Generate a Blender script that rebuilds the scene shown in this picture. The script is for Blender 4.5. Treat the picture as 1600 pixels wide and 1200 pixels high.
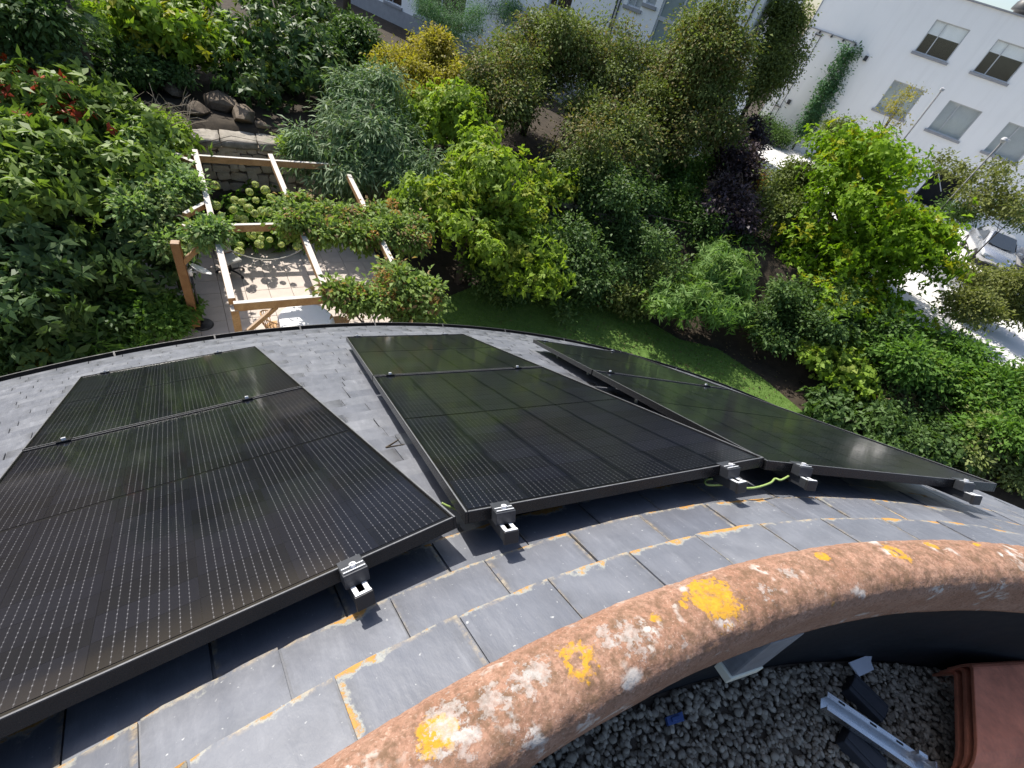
import bpy, bmesh, math, random
import numpy as np
from mathutils import Vector, Matrix

# ------------------------------------------------------------------ scene, camera, sky, sun
for o in list(bpy.data.objects):
    bpy.data.objects.remove(o, do_unlink=True)
scene = bpy.context.scene
COL = scene.collection
FPX = 732.41                       # focal length in photograph pixels (1600 wide)
CAM = np.array([-0.8855, 3.7033, 1.1040])
RW = np.array([[0.913649686, -0.322060884, 0.248034347],      # right
               [-0.06480541, -0.717762343, -0.693265806],     # down
               [0.401303513, 0.617328119, -0.676654627]])     # forward
cam = bpy.data.cameras.new('camera'); cam_o = bpy.data.objects.new('camera', cam); COL.objects.link(cam_o)
cam.sensor_width = 36.0; cam.lens = FPX / 1600 * 36; cam.clip_start = 0.02; cam.clip_end = 5000
cam_o.matrix_world = Matrix(((RW[0][0], -RW[1][0], -RW[2][0], CAM[0]), (RW[0][1], -RW[1][1], -RW[2][1], CAM[1]),
                             (RW[0][2], -RW[1][2], -RW[2][2], CAM[2]), (0, 0, 0, 1)))
scene.camera = cam_o

SUN_EL, SUN_AZ = math.radians(48), math.radians(-18)          # azimuth from +Y towards +X
SUN = Vector((math.sin(SUN_AZ) * math.cos(SUN_EL), math.cos(SUN_AZ) * math.cos(SUN_EL), math.sin(SUN_EL)))
world = bpy.data.worlds.new('World'); scene.world = world; world.use_nodes = True
wn = world.node_tree; wn.nodes.clear()
sky = wn.nodes.new('ShaderNodeTexSky'); sky.sky_type = 'NISHITA'; sky.sun_disc = False
sky.sun_elevation = SUN_EL; sky.sun_rotation = SUN_AZ % (2 * math.pi); sky.air_density = 1.0; sky.dust_density = 2.0
bg = wn.nodes.new('ShaderNodeBackground'); bg.inputs['Strength'].default_value = 0.13
wo = wn.nodes.new('ShaderNodeOutputWorld')
wn.links.new(sky.outputs[0], bg.inputs[0]); wn.links.new(bg.outputs[0], wo.inputs[0])
sl = bpy.data.lights.new('sun', 'SUN'); sl.energy = 4.6; sl.angle = math.radians(0.53); sl.color = (1.0, 0.955, 0.88)
sun_o = bpy.data.objects.new('sun', sl); COL.objects.link(sun_o); sun_o.rotation_euler = SUN.to_track_quat('Z', 'Y').to_euler()
sun_o.location = (-5, 20, 30)
vs = scene.view_settings
vs.view_transform = 'Standard'; vs.look = 'None'; vs.exposure = 0.65; vs.gamma = 1.0; vs.use_curve_mapping = False
scene.render.engine = 'CYCLES'
scene.cycles.max_bounces = 6; scene.cycles.transparent_max_bounces = 6; scene.cycles.caustics_reflective = False
scene.cycles.caustics_refractive = False

rng = np.random.default_rng(7)
random.seed(7)

# ------------------------------------------------------------------ helpers
def ray(px, py):
    d = ((px - 800) / FPX) * RW[0] + ((py - 600) / FPX) * RW[1] + RW[2]
    return d
def at(px, py, z):
    d = ray(px, py); return CAM + d * ((z - CAM[2]) / d[2])
PSI = math.radians(-55.43)         # street / facade direction
TD = np.array([math.cos(PSI), math.sin(PSI), 0]); NR = np.array([-math.sin(PSI), math.cos(PSI), 0])
def onplane(px, py, D):
    d = ray(px, py); return CAM + d * (D / (d @ NR))
def az(px, py, D):                 # facade coordinates (along, height)
    P = onplane(px, py, D); return float((P - CAM) @ TD), float(P[2])
def mpp(P):
    return float((np.array(P) - CAM) @ RW[2]) / FPX
def V(*a): return Vector(a)

class MB:
    def __init__(s): s.v = []; s.f = []
    def add(s, vs_, fs):
        b = len(s.v); s.v += [tuple(v) for v in vs_]; s.f += [tuple(i + b for i in f) for f in fs]; return s
    def box(s, c, d, M=None):
        x, y, z = d[0] / 2, d[1] / 2, d[2] / 2
        p = [Vector((sx * x, sy * y, sz * z)) for sz in (-1, 1) for sy in (-1, 1) for sx in (-1, 1)]
        if M is not None: p = [M @ q for q in p]
        c = Vector(c)
        return s.add([c + q for q in p], [(0, 2, 3, 1), (4, 5, 7, 6), (0, 1, 5, 4), (2, 6, 7, 3), (0, 4, 6, 2), (1, 3, 7, 5)])
    def beam(s, a, b, w, h, up=(0, 0, 1)):
        a, b = Vector(a), Vector(b); d = (b - a); L = d.length; d.normalize()
        sd = d.cross(Vector(up)).normalized(); u = sd.cross(d).normalized()
        M = Matrix((d, sd, u)).transposed()
        return s.box((a + b) / 2, (L, w, h), M)
    def tube(s, pts, rad, n=8, cap=True):
        pts = [Vector(p) for p in pts]
        if not hasattr(rad, '__len__'): rad = [rad] * len(pts)
        vs_ = []; fs = []
        ref = Vector((0.31, 0.17, 0.93))
        for i, p in enumerate(pts):
            t = (pts[min(i + 1, len(pts) - 1)] - pts[max(i - 1, 0)]).normalized()
            a = t.cross(ref)
            if a.length < .1: a = t.cross(Vector((1, 0, 0)))
            a.normalize(); b = t.cross(a)
            for k in range(n):
                th = 2 * math.pi * k / n
                vs_.append(p + (a * math.cos(th) + b * math.sin(th)) * rad[i])
        for i in range(len(pts) - 1):
            for k in range(n):
                k2 = (k + 1) % n
                fs.append((i * n + k, i * n + k2, (i + 1) * n + k2, (i + 1) * n + k))
        if cap:
            fs.append(tuple(range(n))[::-1]); fs.append(tuple((len(pts) - 1) * n + k for k in range(n)))
        return s.add(vs_, fs)
    def lathe(s, prof, n=24, c=(0, 0, 0), M=None):
        vs_ = []; fs = []
        for r, z in prof:
            for k in range(n):
                th = 2 * math.pi * k / n; p = Vector((r * math.cos(th), r * math.sin(th), z))
                if M is not None: p = M @ p
                vs_.append(p + Vector(c))
        for i in range(len(prof) - 1):
            for k in range(n):
                k2 = (k + 1) % n; fs.append((i * n + k, i * n + k2, (i + 1) * n + k2, (i + 1) * n + k))
        if prof[0][0] > 1e-6: fs.append(tuple(range(n))[::-1])
        if prof[-1][0] > 1e-6: fs.append(tuple((len(prof) - 1) * n + k for k in range(n)))
        return s.add(vs_, fs)
    def extrude(s, poly, axis_o, ax, ay, al, L):      # poly (x,y) in plane (ax,ay), extruded along al by L
        o, ax, ay, al = Vector(axis_o), Vector(ax), Vector(ay), Vector(al); n = len(poly)
        vs_ = [o + ax * x + ay * y for x, y in poly] + [o + ax * x + ay * y + al * L for x, y in poly]
        fs = [tuple(range(n))[::-1], tuple(range(n, 2 * n))] + [(i, (i + 1) % n, n + (i + 1) % n, n + i) for i in range(n)]
        return s.add(vs_, fs)
    def build(s, name, mat, parent=None, bevel=0, smooth=False, off=None, seg=2):
        me = bpy.data.meshes.new(name); vv = s.v
        if off is not None: vv = [(v[0] + off[0], v[1] + off[1], v[2] + off[2]) for v in vv]
        me.from_pydata(vv, [], s.f)
        bm = bmesh.new(); bm.from_mesh(me)
        bmesh.ops.recalc_face_normals(bm, faces=bm.faces)
        if bevel:
            es = [e for e in bm.edges if len(e.link_faces) == 2 and e.calc_face_angle(0) > .5]
            bmesh.ops.bevel(bm, geom=es, offset=bevel, segments=seg, affect='EDGES', profile=.6)
        bm.to_mesh(me); bm.free()
        if smooth:
            me.polygons.foreach_set('use_smooth', [True] * len(me.polygons))
        return link(name, me, mat, parent)

def link(name, me, mat, parent=None):
    o = bpy.data.objects.new(name, me); COL.objects.link(o)
    if mat is not None and not me.materials: me.materials.append(mat)
    if parent is not None: o.parent = parent
    return o
def tag(o, label=None, cat=None, group=None, kind=None):
    if label: o['label'] = label
    if cat: o['category'] = cat
    if group: o['group'] = group
    if kind: o['kind'] = kind
    return o
def thing(name, loc, label, cat, group=None, rz=0, matrix=None):
    o = bpy.data.objects.new(name, None); COL.objects.link(o); o.empty_display_size = .1
    if matrix is not None: o.matrix_world = matrix
    else: o.location = tuple(loc); o.rotation_euler = (0, 0, rz)
    return tag(o, label, cat, group)
def neg(p): return (-p[0], -p[1], -p[2])
def copy_tree(o, parent=None):
    c = o.copy(); COL.objects.link(c); c.parent = parent
    for ch in list(o.children): copy_tree(ch, c)
    return c
def np_mesh(name, verts, faces, smooth=False, attrs=None):
    """verts (N,3), faces (M,k) of one size k, attrs {name: per-face float array}"""
    me = bpy.data.meshes.new(name); k = faces.shape[1]
    me.vertices.add(len(verts)); me.vertices.foreach_set('co', np.ascontiguousarray(verts, dtype=np.float32).ravel())
    me.loops.add(faces.size); me.loops.foreach_set('vertex_index', np.ascontiguousarray(faces, dtype=np.int32).ravel())
    me.polygons.add(len(faces)); me.polygons.foreach_set('loop_start', np.arange(0, faces.size, k, dtype=np.int32))
    me.polygons.foreach_set('loop_total', np.full(len(faces), k, dtype=np.int32))
    if smooth: me.polygons.foreach_set('use_smooth', np.ones(len(faces), dtype=bool))
    if attrs:
        for an, av in attrs.items():
            a = me.attributes.new(an, 'FLOAT', 'FACE'); a.data.foreach_set('value', np.ascontiguousarray(av, dtype=np.float32))
    me.update(calc_edges=True)
    return me

# ------------------------------------------------------------------ materials
class NT:
    def __init__(s, name):
        s.m = bpy.data.materials.new(name); s.m.use_nodes = True; s.t = s.m.node_tree; s.t.nodes.clear()
        s.out = s.t.nodes.new('ShaderNodeOutputMaterial')
    def n(s, typ, **kw):
        nd = s.t.nodes.new('ShaderNode' + typ)
        for k, v in kw.items():
            if hasattr(nd, k) and k not in ('inputs',): setattr(nd, k, v)
        return nd
    def L(s, a, b): s.t.links.new(a, b); return s
    def setin(s, nd, i, v):
        if isinstance(v, bpy.types.NodeSocket): s.L(v, nd.inputs[i])
        else: nd.inputs[i].default_value = v
    def math(s, op, a, b=0.0, c=None, clamp=False):
        nd = s.n('Math', operation=op, use_clamp=clamp); s.setin(nd, 0, a); s.setin(nd, 1, b)
        if c is not None: s.setin(nd, 2, c)
        return nd.outputs[0]
    def vmath(s, op, a, b=(0, 0, 0)):
        nd = s.n('VectorMath', operation=op); s.setin(nd, 0, a); s.setin(nd, 1, b)
        return nd.outputs['Value'] if op in ('LENGTH', 'DISTANCE', 'DOT_PRODUCT') else nd.outputs['Vector']
    def noise(s, vec=None, scale=5, detail=4, rough=.55, dist=0, out=0):
        nd = s.n('TexNoise'); nd.inputs['Scale'].default_value = scale; nd.inputs['Detail'].default_value = detail
        nd.inputs['Roughness'].default_value = rough; nd.inputs['Distortion'].default_value = dist
        if vec is not None: s.L(vec, nd.inputs['Vector'])
        return nd.outputs[out]
    def voro(s, vec=None, scale=5, feature='F1', out=0):
        nd = s.n('TexVoronoi', feature=feature); nd.inputs['Scale'].default_value = scale
        if vec is not None: s.L(vec, nd.inputs['Vector'])
        return nd.outputs[out]
    def ramp(s, fac, a, b, lo=0.0, hi=1.0, smooth=False):
        nd = s.n('MapRange', interpolation_type='SMOOTHSTEP' if smooth else 'LINEAR', clamp=True)
        s.setin(nd, 0, fac); s.setin(nd, 1, a); s.setin(nd, 2, b); s.setin(nd, 3, lo); s.setin(nd, 4, hi); return nd.outputs[0]
    def mix(s, fac, a, b, blend='MIX'):
        nd = s.n('Mix', data_type='RGBA', blend_type=blend)
        s.setin(nd, 0, fac)
        for i, v in ((6, a), (7, b)):
            if isinstance(v, bpy.types.NodeSocket): s.L(v, nd.inputs[i])
            else: nd.inputs[i].default_value = (*v, 1)
        return nd.outputs[2]
    def attr(s, name, out='Fac'):
        nd = s.n('Attribute', attribute_name=name); return nd.outputs[out]
    def obj(s): return s.n('TexCoord').outputs['Object']
    def pos(s): return s.n('NewGeometry').outputs['Position']
    def rnd(s): return s.n('ObjectInfo').outputs['Random']
    def bump(s, h, strength=.3, dist=.01):
        nd = s.n('Bump'); nd.inputs['Strength'].default_value = strength; nd.inputs['Distance'].default_value = dist
        s.L(h, nd.inputs['Height']); return nd.outputs[0]
    def pbsdf(s, col, rough=.6, metal=0, spec=.5, normal=None, coat=0, coat_r=.03, **kw):
        b = s.n('BsdfPrincipled')
        if isinstance(col, bpy.types.NodeSocket): s.L(col, b.inputs['Base Color'])
        else: b.inputs['Base Color'].default_value = (*col, 1)
        s.setin(b, 'Roughness', rough); s.setin(b, 'Metallic', metal); s.setin(b, 'Specular IOR Level', spec)
        b.inputs['Coat Weight'].default_value = coat; s.setin(b, 'Coat Roughness', coat_r)
        if normal is not None: s.L(normal, b.inputs['Normal'])
        for k, v in kw.items(): s.setin(b, k.replace('_', ' '), v)
        return b.outputs[0]
    def done(s, sh): s.L(sh, s.out.inputs[0]); return s.m

def simple(name, col, rough=.6, metal=0, var=.12, scale=8, bump=.0, spec=.5, coat=0):
    t = NT(name); p = t.obj(); n1 = t.noise(p, scale, 5); n2 = t.noise(p, scale * 7, 3)
    f = t.math('ADD', t.math('MULTIPLY', n1, .7), t.math('MULTIPLY', n2, .3))
    k = t.ramp(f, .3, .7, 1 - var, 1 + var)
    c = t.mix(1.0, col, (1, 1, 1), 'MULTIPLY'); nd = t.n('VectorMath', operation='SCALE'); t.L(c, nd.inputs[0]); t.L(k, nd.inputs['Scale'])
    r = t.ramp(n2, .3, .7, max(.02, rough - .08), min(1, rough + .08))
    nm = t.bump(f, bump, .01) if bump else None
    return t.done(t.pbsdf(nd.outputs[0], r, metal, spec, nm, coat))

def m_leaf(name, dark, light, young=None, rough=.42, trans=.3, spec=.22):
    rough = min(.75, rough + .16); dark, light = [tuple(min(.6, x * 1.52) for x in c_) for c_ in (dark, light)]
    t = NT(name); ti = t.attr('tint'); c = t.mix(ti, dark, light)
    if young: c = t.mix(t.attr('young'), c, young)
    b = t.pbsdf(c, rough, 0, spec)
    tr = t.n('BsdfTranslucent'); tc = t.mix(1.0, c, (1.15, 1.25, .55), 'MULTIPLY'); t.L(tc, tr.inputs[0])
    mx = t.n('MixShader'); mx.inputs[0].default_value = trans + .05; t.L(b, mx.inputs[1]); t.L(tr.outputs[0], mx.inputs[2])
    return t.done(mx.outputs[0])

def m_slate():
    t = NT('slate'); lo = t.attr('loc', 'Vector'); rv = t.attr('rnd')
    orr = t.math('FRACT', t.math('ADD', rv, t.rnd()))
    off = t.n('CombineXYZ'); t.L(t.math('MULTIPLY', orr, 37.0), off.inputs[0]); t.L(t.math('MULTIPLY', rv, 91.0), off.inputs[2])
    p = t.vmath('ADD', lo, off.outputs[0])
    base = t.mix(t.math('MULTIPLY_ADD', orr, .62, .2), (.088, .095, .117), (.182, .188, .206))
    st = t.n('Mapping'); st.inputs['Scale'].default_value = (14, 2.2, 1); t.L(p, st.inputs[0])
    streak = t.noise(st.outputs[0], 2.2, 6, .6)
    c = t.mix(t.ramp(streak, .58, .78, 0, .30), base, (.30, .31, .335))
    n1 = t.noise(p, 9, 5, .6)
    c = t.mix(t.ramp(n1, .35, .62, .45, 0), c, (.075, .08, .095))
    sp = t.noise(p, 85, 3, .5); c = t.mix(t.ramp(sp, .70, .76, 0, .6), c, (.5, .5, .48))
    # lichen gathers along the tail edge and the side joints
    sx = t.n('SeparateXYZ'); t.L(lo, sx.inputs[0])
    ed = t.attr('edge')
    dirt = t.math('MULTIPLY', t.ramp(t.math('ABSOLUTE', sx.outputs[0]), .095, .125, 0, 1), t.ramp(t.noise(p, 30, 4), .4, .6)); c = t.mix(t.math('MULTIPLY', dirt, .5), c, (.055, .055, .055))
    tail = t.math('POWER', t.ramp(sx.outputs[1], -.062, -.002, 0, 1), 1.6); side = t.ramp(t.math('ABSOLUTE', sx.outputs[0]), .108, .124, 0, .6)
    k = t.math('MAXIMUM', tail, side)
    n2 = t.noise(p, 30, 6, .7); n3 = t.noise(p, 8, 3, .5)
    m = t.math('ADD', t.math('MULTIPLY', k, .27), t.math('ADD', t.math('MULTIPLY', n2, .45), t.math('MULTIPLY', n3, .80)))
    mask = t.math('MULTIPLY', t.ramp(t.math('ADD', m, t.math('MULTIPLY', t.math('SUBTRACT', t.noise(p, 75, 4, .7), .5), .22)), .905, .955), ed)
    fine = t.noise(p, 70, 4, .7)
    ln_ = t.math('MAXIMUM', t.ramp(sx.outputs[1], -.013, -.003, 0, 1), t.ramp(t.math('ABSOLUTE', sx.outputs[0]), .117, .125, 0, .8))
    lmk = t.math('MULTIPLY', t.math('MULTIPLY', ln_, t.ramp(t.math('ADD', t.math('MULTIPLY', n2, .6), t.math('MULTIPLY', fine, .4)), .45, .58)), ed)
    lc = t.mix(t.noise(p, 60, 3), (.33, .12, .012), (.44, .27, .08))
    pale = t.math('MULTIPLY', t.ramp(m, .845, .885), ed)
    c = t.mix(t.math('MULTIPLY', pale, .5), c, (.36, .36, .30)); c = t.mix(t.math('MULTIPLY', lmk, .75), c, t.mix(fine, (.30, .17, .05), (.34, .33, .27))); c = t.mix(mask, c, lc)
    h = t.math('ADD', t.math('MULTIPLY', streak, .6), t.math('ADD', t.math('MULTIPLY', n1, .5), t.math('MULTIPLY', mask, .8)))
    rv2 = t.n('Mapping'); rv2.inputs['Scale'].default_value = (2.2, 1, 1); rv2.inputs['Rotation'].default_value = (0, 0, .5); t.L(p, rv2.inputs[0])
    h = t.math('ADD', h, t.math('MULTIPLY', t.noise(rv2.outputs[0], 9, 5, .55), 1.3)); nm = t.bump(h, .36, .008)
    r = t.math('ADD', t.ramp(streak, .3, .7, .36, .55), t.math('MULTIPLY', mask, .4))
    return t.done(t.pbsdf(c, r, 0, .5, nm))

def m_coping(spots):
    t = NT('weathered_terracotta'); p = t.obj(); n1 = t.noise(p, 9, 6, .62); n2 = t.noise(p, 105, 4, .6); n3 = t.noise(p, 230, 2)
    c = t.mix(t.ramp(n1, .3, .7), (.255, .132, .084), (.355, .212, .150))
    c = t.mix(t.ramp(n2, .47, .64, 0, .60), c, (.150, .080, .050))
    c = t.mix(t.ramp(n3, .58, .70, 0, .50), c, (.50, .37, .29))
    up = t.n('NewGeometry').outputs['Normal']; sp = t.n('SeparateXYZ'); t.L(up, sp.inputs[0])
    grime = t.math('MULTIPLY', t.ramp(sp.outputs[2], .35, .85), t.ramp(t.noise(p, 38, 6, .75), .42, .62))
    c = t.mix(t.math('MULTIPLY', grime, .85), c, (.115, .070, .040))
    w = t.noise(p, 30, 5, .65); w2 = t.noise(p, 90, 3); w3 = t.noise(p, 48, 6, .72)
    hs = None
    # scattered pale lichen
    sc = t.math('MULTIPLY', t.ramp(t.noise(p, 13, 3, .5), .585, .68), t.ramp(w, .48, .56)); c = t.mix(t.math('MULTIPLY', sc, .75), c, (.55, .52, .48))
    for (q, rad, kind) in spots:
        d = t.vmath('DISTANCE', p, tuple(q))
        e = t.math('ADD', t.math('DIVIDE', d, rad), t.math('MULTIPLY', t.math('SUBTRACT', w3 if kind == 'w' else w, .5), 5.2 if kind == 'w' else 1.8))
        e = t.math('ADD', e, t.math('MULTIPLY', t.math('SUBTRACT', w2, .5), 1.2))
        mk = t.ramp(e, .80, 1.0, .62 if kind == 'w' else 1, 0)
        if kind == 'r':        # ring with a worn centre
            mk = t.math('MULTIPLY', mk, t.ramp(e, .35, .55, 0, 1))
        mk = mk if kind == 'w' else t.math('MULTIPLY', mk, t.ramp(w3, .36, .50, .25, 1.0))
        col = t.mix(w2, (.26, .25, .235), (.50, .49, .47)) if kind == 'w' else t.mix(w2, (.36, .16, .010), (.54, .32, .025))
        c = t.mix(t.math('MULTIPLY', mk, t.ramp(n2, .35, .60, 1.0, .45) if kind == 'w' else .93), c, col)
        hs = mk if hs is None else t.math('MAXIMUM', hs, mk)
    h = t.math('ADD', t.math('MULTIPLY', n2, .7), t.math('MULTIPLY', n3, .4)); h = t.math('ADD', h, t.math('MULTIPLY', hs, .35))
    return t.done(t.pbsdf(c, .85, 0, .25, t.bump(h, .45, .005)))

def m_cell():
    t = NT('solar_cell'); p = t.obj(); sx = t.n('SeparateXYZ'); t.L(p, sx.inputs[0])
    # ten fine bus bars per cell, each with solder pads
    fx = t.math('ABSOLUTE', t.math('SUBTRACT', t.math('FRACT', t.math('ADD', t.math('DIVIDE', sx.outputs[0], .0182), 10.5)), .5))
    inb = t.ramp(t.math('ABSOLUTE', sx.outputs[0]), .076, .077, 1, 0); line = t.math('MULTIPLY', inb, t.ramp(fx, .026, .042, 1, 0))
    fy = t.math('ABSOLUTE', t.math('SUBTRACT', t.math('FRACT', t.math('DIVIDE', sx.outputs[1], .0152)), .5))
    pad = t.math('MULTIPLY', inb, t.math('MULTIPLY', t.ramp(fy, .10, .16, 1, 0), t.ramp(fx, .055, .08, 1, 0)))
    jit = t.noise(p, 60, 2)
    r = t.rnd()
    base = t.mix(r, (.0018, .0021, .0046), (.0044, .0050, .0100))
    c = t.mix(t.math('MULTIPLY', line, t.ramp(jit, .3, .7, .035, .10)), base, (.50, .50, .53))
    c = t.mix(t.math('MULTIPLY', pad, t.ramp(jit, .3, .7, .05, .19)), c, (.58, .58, .60))
    d = t.noise(t.pos(), 3.5, 5, .6); c = t.mix(t.ramp(d, .42, .75, .0, .005), c, (.42, .44, .48))
    vo = t.voro(t.pos(), 42); spk = t.math('MULTIPLY', t.ramp(vo, .035, .075, 1, 0), t.ramp(t.noise(t.pos(), 2.3, 3), .52, .66)); c = t.mix(t.math('MULTIPLY', spk, .22), c, (.5, .49, .46))
    return t.done(t.pbsdf(c, .30, 0, .12, None, coat=.55, coat_r=t.ramp(d, .3, .7, .05, .11)))

def m_stone(name, a, b, s=6, bump=.5, rnd=True, rough=.85):
    t = NT(name); p = t.obj(); r = t.rnd() if rnd else t.noise(p, .7, 1)
    n1 = t.noise(p, s, 6, .62); n2 = t.noise(p, s * 6, 4, .6)
    c = t.mix(t.ramp(n1, .3, .7), a, b); c = t.mix(t.math('MULTIPLY', r, .35), c, tuple(x * .55 for x in a))
    c = t.mix(t.ramp(n2, .55, .75, 0, .4), c, tuple(min(1, x * 1.5) for x in b))
    return t.done(t.pbsdf(c, rough, 0, .3, t.bump(t.math('ADD', n1, t.math('MULTIPLY', n2, .5)), bump, .02)))

def m_wood(name, a, b, grey=0):
    t = NT(name); p = t.obj(); mp = t.n('Mapping'); mp.inputs['Scale'].default_value = (1, 1, 1); t.L(p, mp.inputs[0])
    n1 = t.noise(p, 3, 4, .5, 1.5); n2 = t.noise(p, 38, 4, .6, .6)
    c = t.mix(t.ramp(n1, .3, .7), a, b); c = t.mix(t.ramp(n2, .45, .7, 0, .4), c, tuple(x * .5 for x in a))
    nm = t.n('NewGeometry').outputs['Normal']; sp = t.n('SeparateXYZ'); t.L(nm, sp.inputs[0])
    c = t.mix(t.math('MULTIPLY', t.ramp(sp.outputs[2], .6, .9), grey), c, (.52, .50, .46))   # silvered upper faces
    return t.done(t.pbsdf(c, .75, 0, .3, t.bump(n2, .25, .005)))

M = {}
M['slate'] = m_slate()
M['cell'] = m_cell()
M['backsheet'] = simple('backsheet', (.004, .004, .005), .35, spec=.10, coat=.55)
M['black_alu'] = simple('black_anodised', (.012, .012, .013), .30, .2, .15, 30)
M['edge_highlight'] = simple('frame_edge_highlight', (.17, .17, .175), .4, .3, .25, 20)  # grey that paints the sunlit highlight on the black frame edges
M['clamp'] = simple('dark_clamp', (.055, .058, .065), .45, .5, .15, 40)
M['alu'] = simple('mill_aluminium', (.78, .79, .80), .32, 1.0, .08, 30)
M['bright_alu'] = simple('bright_aluminium', (.72, .73, .74), .45, .15, .08, 30)
M['steel'] = simple('stainless_bolt', (.75, .75, .76), .35, .3, .05, 40)
M['black_plastic'] = simple('black_plastic', (.018, .018, .020), .45, 0, .1, 30)
M['membrane'] = simple('roof_membrane', (.016, .017, .020), .75, 0, .25, 3, .2, spec=.15)
M['gutter'] = simple('gutter_black', (.016, .016, .018), .55, 0, .2, 4, spec=.3)
M['render_house'] = simple('house_render', (.62, .60, .55), .85, 0, .06, 2, .2)
M['cable'] = simple('earth_cable', (.27, .37, .11), .45, 0, .2, 60)
M['terracotta'] = simple('new_terracotta', (.50, .18, .105), .72, 0, .32, 11, .35)
M['offcut'] = simple('pale_offcut', (.55, .57, .62), .55, 0, .06, 20)
M['blue'] = simple('blue_plastic', (.03, .07, .22), .4, 0, .1, 30)
M['lead'] = simple('lead_grey', (.19, .20, .22), .55, .1, .3, 14, .2)
M['cream'] = simple('cream_plastic', (.72, .70, .58), .5, 0, .05, 20)
M['rubber'] = simple('rubber_block', (.030, .032, .040), .7, 0, .2, 20)
M['white_wall'] = simple('white_render', (.80, .80, .81), .9, 0, .035, .6, .05)
_t = NT('white_render'); _p = _t.pos(); _mp = _t.n('Mapping'); _mp.inputs['Scale'].default_value = (1.2, 1.2, .12); _t.L(_p, _mp.inputs[0])
_s1 = _t.noise(_mp.outputs[0], 2.2, 6, .6); _s2 = _t.noise(_p, .5, 4); _c = _t.mix(_t.ramp(_s1, .5, .8, 0, .22), (.87, .855, .83), (.60, .585, .56)); _c = _t.mix(_t.ramp(_s2, .45, .75, 0, .12), _c, (.68, .66, .63))
M['white_wall'] = _t.done(_t.pbsdf(_c, .9, 0, .3, _t.bump(_t.noise(_p, 14, 4), .1, .01)))
M['grey_sill'] = simple('grey_sill', (.30, .30, .31), .8, 0, .12, 4, .1)
M['win_frame'] = simple('window_frame', (.48, .49, .50), .45, 0, .05, 5)
M['dark_frame'] = simple('dark_frame', (.035, .036, .038), .5, 0, .1, 5)
M['blind_up'] = simple('pale_blind', (.86, .90, .90), .7, 0, .06, 1.5)
M['blind_grey'] = simple('grey_blind', (.46, .50, .49), .7, 0, .10, 1.2)
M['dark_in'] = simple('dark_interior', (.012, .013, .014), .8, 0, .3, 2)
M['glass'] = NT('window_glass'); _t = M['glass']
_g = _t.n('BsdfGlossy'); _g.inputs['Roughness'].default_value = .03; _tr = _t.n('BsdfTransparent'); _ge = _t.n('NewGeometry'); _dt = _t.vmath('DOT_PRODUCT', _ge.outputs['Normal'], _ge.outputs['Incoming']); _fr = _t.math('ADD', .05, _t.math('MULTIPLY', .9, _t.math('POWER', _t.math('SUBTRACT', 1.0, _t.math('ABSOLUTE', _dt)), 5.0)))
_mx = _t.n('MixShader'); _t.L(_fr, _mx.inputs[0]); _t.L(_tr.outputs[0], _mx.inputs[1]); _t.L(_g.outputs[0], _mx.inputs[2]); M['glass'] = _t.done(_mx.outputs[0])
M['stair_glass'] = simple('stair_glazing', (.22, .28, .28), .15, 0, .15, .8, coat=.6)
M['pole'] = simple('galvanised_pole', (.10, .10, .10), .6, .1, .1, 4)
M['pole_head'] = simple('lamp_head_grey', (.42, .42, .42), .5, 0, .05, 4)
M['concrete'] = simple('pale_concrete', (.62, .60, .57), .9, 0, .10, .9, .1)
M['asphalt'] = simple('asphalt', (.20, .20, .20), .9, 0, .15, 2, .2)
M['paver'] = simple('patio_paver', (.50, .43, .375), .8, 0, .12, 3, .12)
M['soil'] = m_stone('soil', (.030, .022, .015), (.065, .050, .034), 3, .6, False, .95)
M['yard'] = m_stone('yard_ground', (.045, .037, .030), (.085, .070, .055), 1.3, .5, False, .95)
M['lawn'] = m_stone('lawn_ground', (.070, .130, .022), (.115, .190, .040), 5, .6, False, .95)
M['rubble'] = m_stone('rubble_stone', (.33, .27, .20), (.48, .41, .325), 5, .6)
M['mortar'] = m_stone('wall_core', (.085, .070, .055), (.15, .125, .10), 9, .6, False)
M['coping_stone'] = m_stone('mossy_coping', (.20, .18, .145), (.38, .34, .285), 4, .9, False)
M['boulder'] = m_stone('boulder', (.095, .070, .048), (.20, .155, .11), 5, 1.0)
M['timber'] = m_wood('pergola_timber', (.34, .18, .075), (.47, .28, .125), .95)
M['timber_post'] = m_wood('stained_timber', (.27, .13, .050), (.36, .19, .080), .3)
M['bark'] = m_stone('bark', (.050, .038, .028), (.11, .088, .065), 8, .8, False, .95)
M['bark_pale'] = m_stone('pale_bark', (.16, .14, .12), (.27, .245, .21), 8, .6, False, .95)
M['twig'] = m_stone('dry_twig', (.24, .19, .14), (.40, .34, .26), 8, .3, False)
M['wicker'] = simple('wicker', (.42, .235, .095), .7, 0, .3, 40, .3)
M['cloth'] = simple('white_cloth', (.80, .79, .77), .85, 0, .04, 6)
M['white_paint'] = simple('white_metal', (.78, .78, .77), .4, 0, .04, 6)
M['grey_fabric'] = simple('grey_fabric', (.34, .34, .33), .8, 0, .1, 20)
M['red'] = simple('red_plastic', (.55, .04, .03), .4)
M['rope'] = simple('pale_rope', (.46, .43, .36), .8, 0, .15, 30)
M['pot'] = simple('clay_pot', (.40, .15, .07), .75, 0, .15, 12, .1)
M['car_silver'] = simple('silver_paint', (.52, .53, .55), .28, .75, .03, 3, coat=1)
M['car_dark'] = simple('dark_blue_paint', (.012, .015, .026), .25, .3, .05, 3, coat=1)
M['car_glass'] = simple('car_glass', (.030, .036, .042), .06, 0, .05, 3, coat=1)
M['tyre'] = simple('tyre', (.02, .02, .02), .85)
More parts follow.
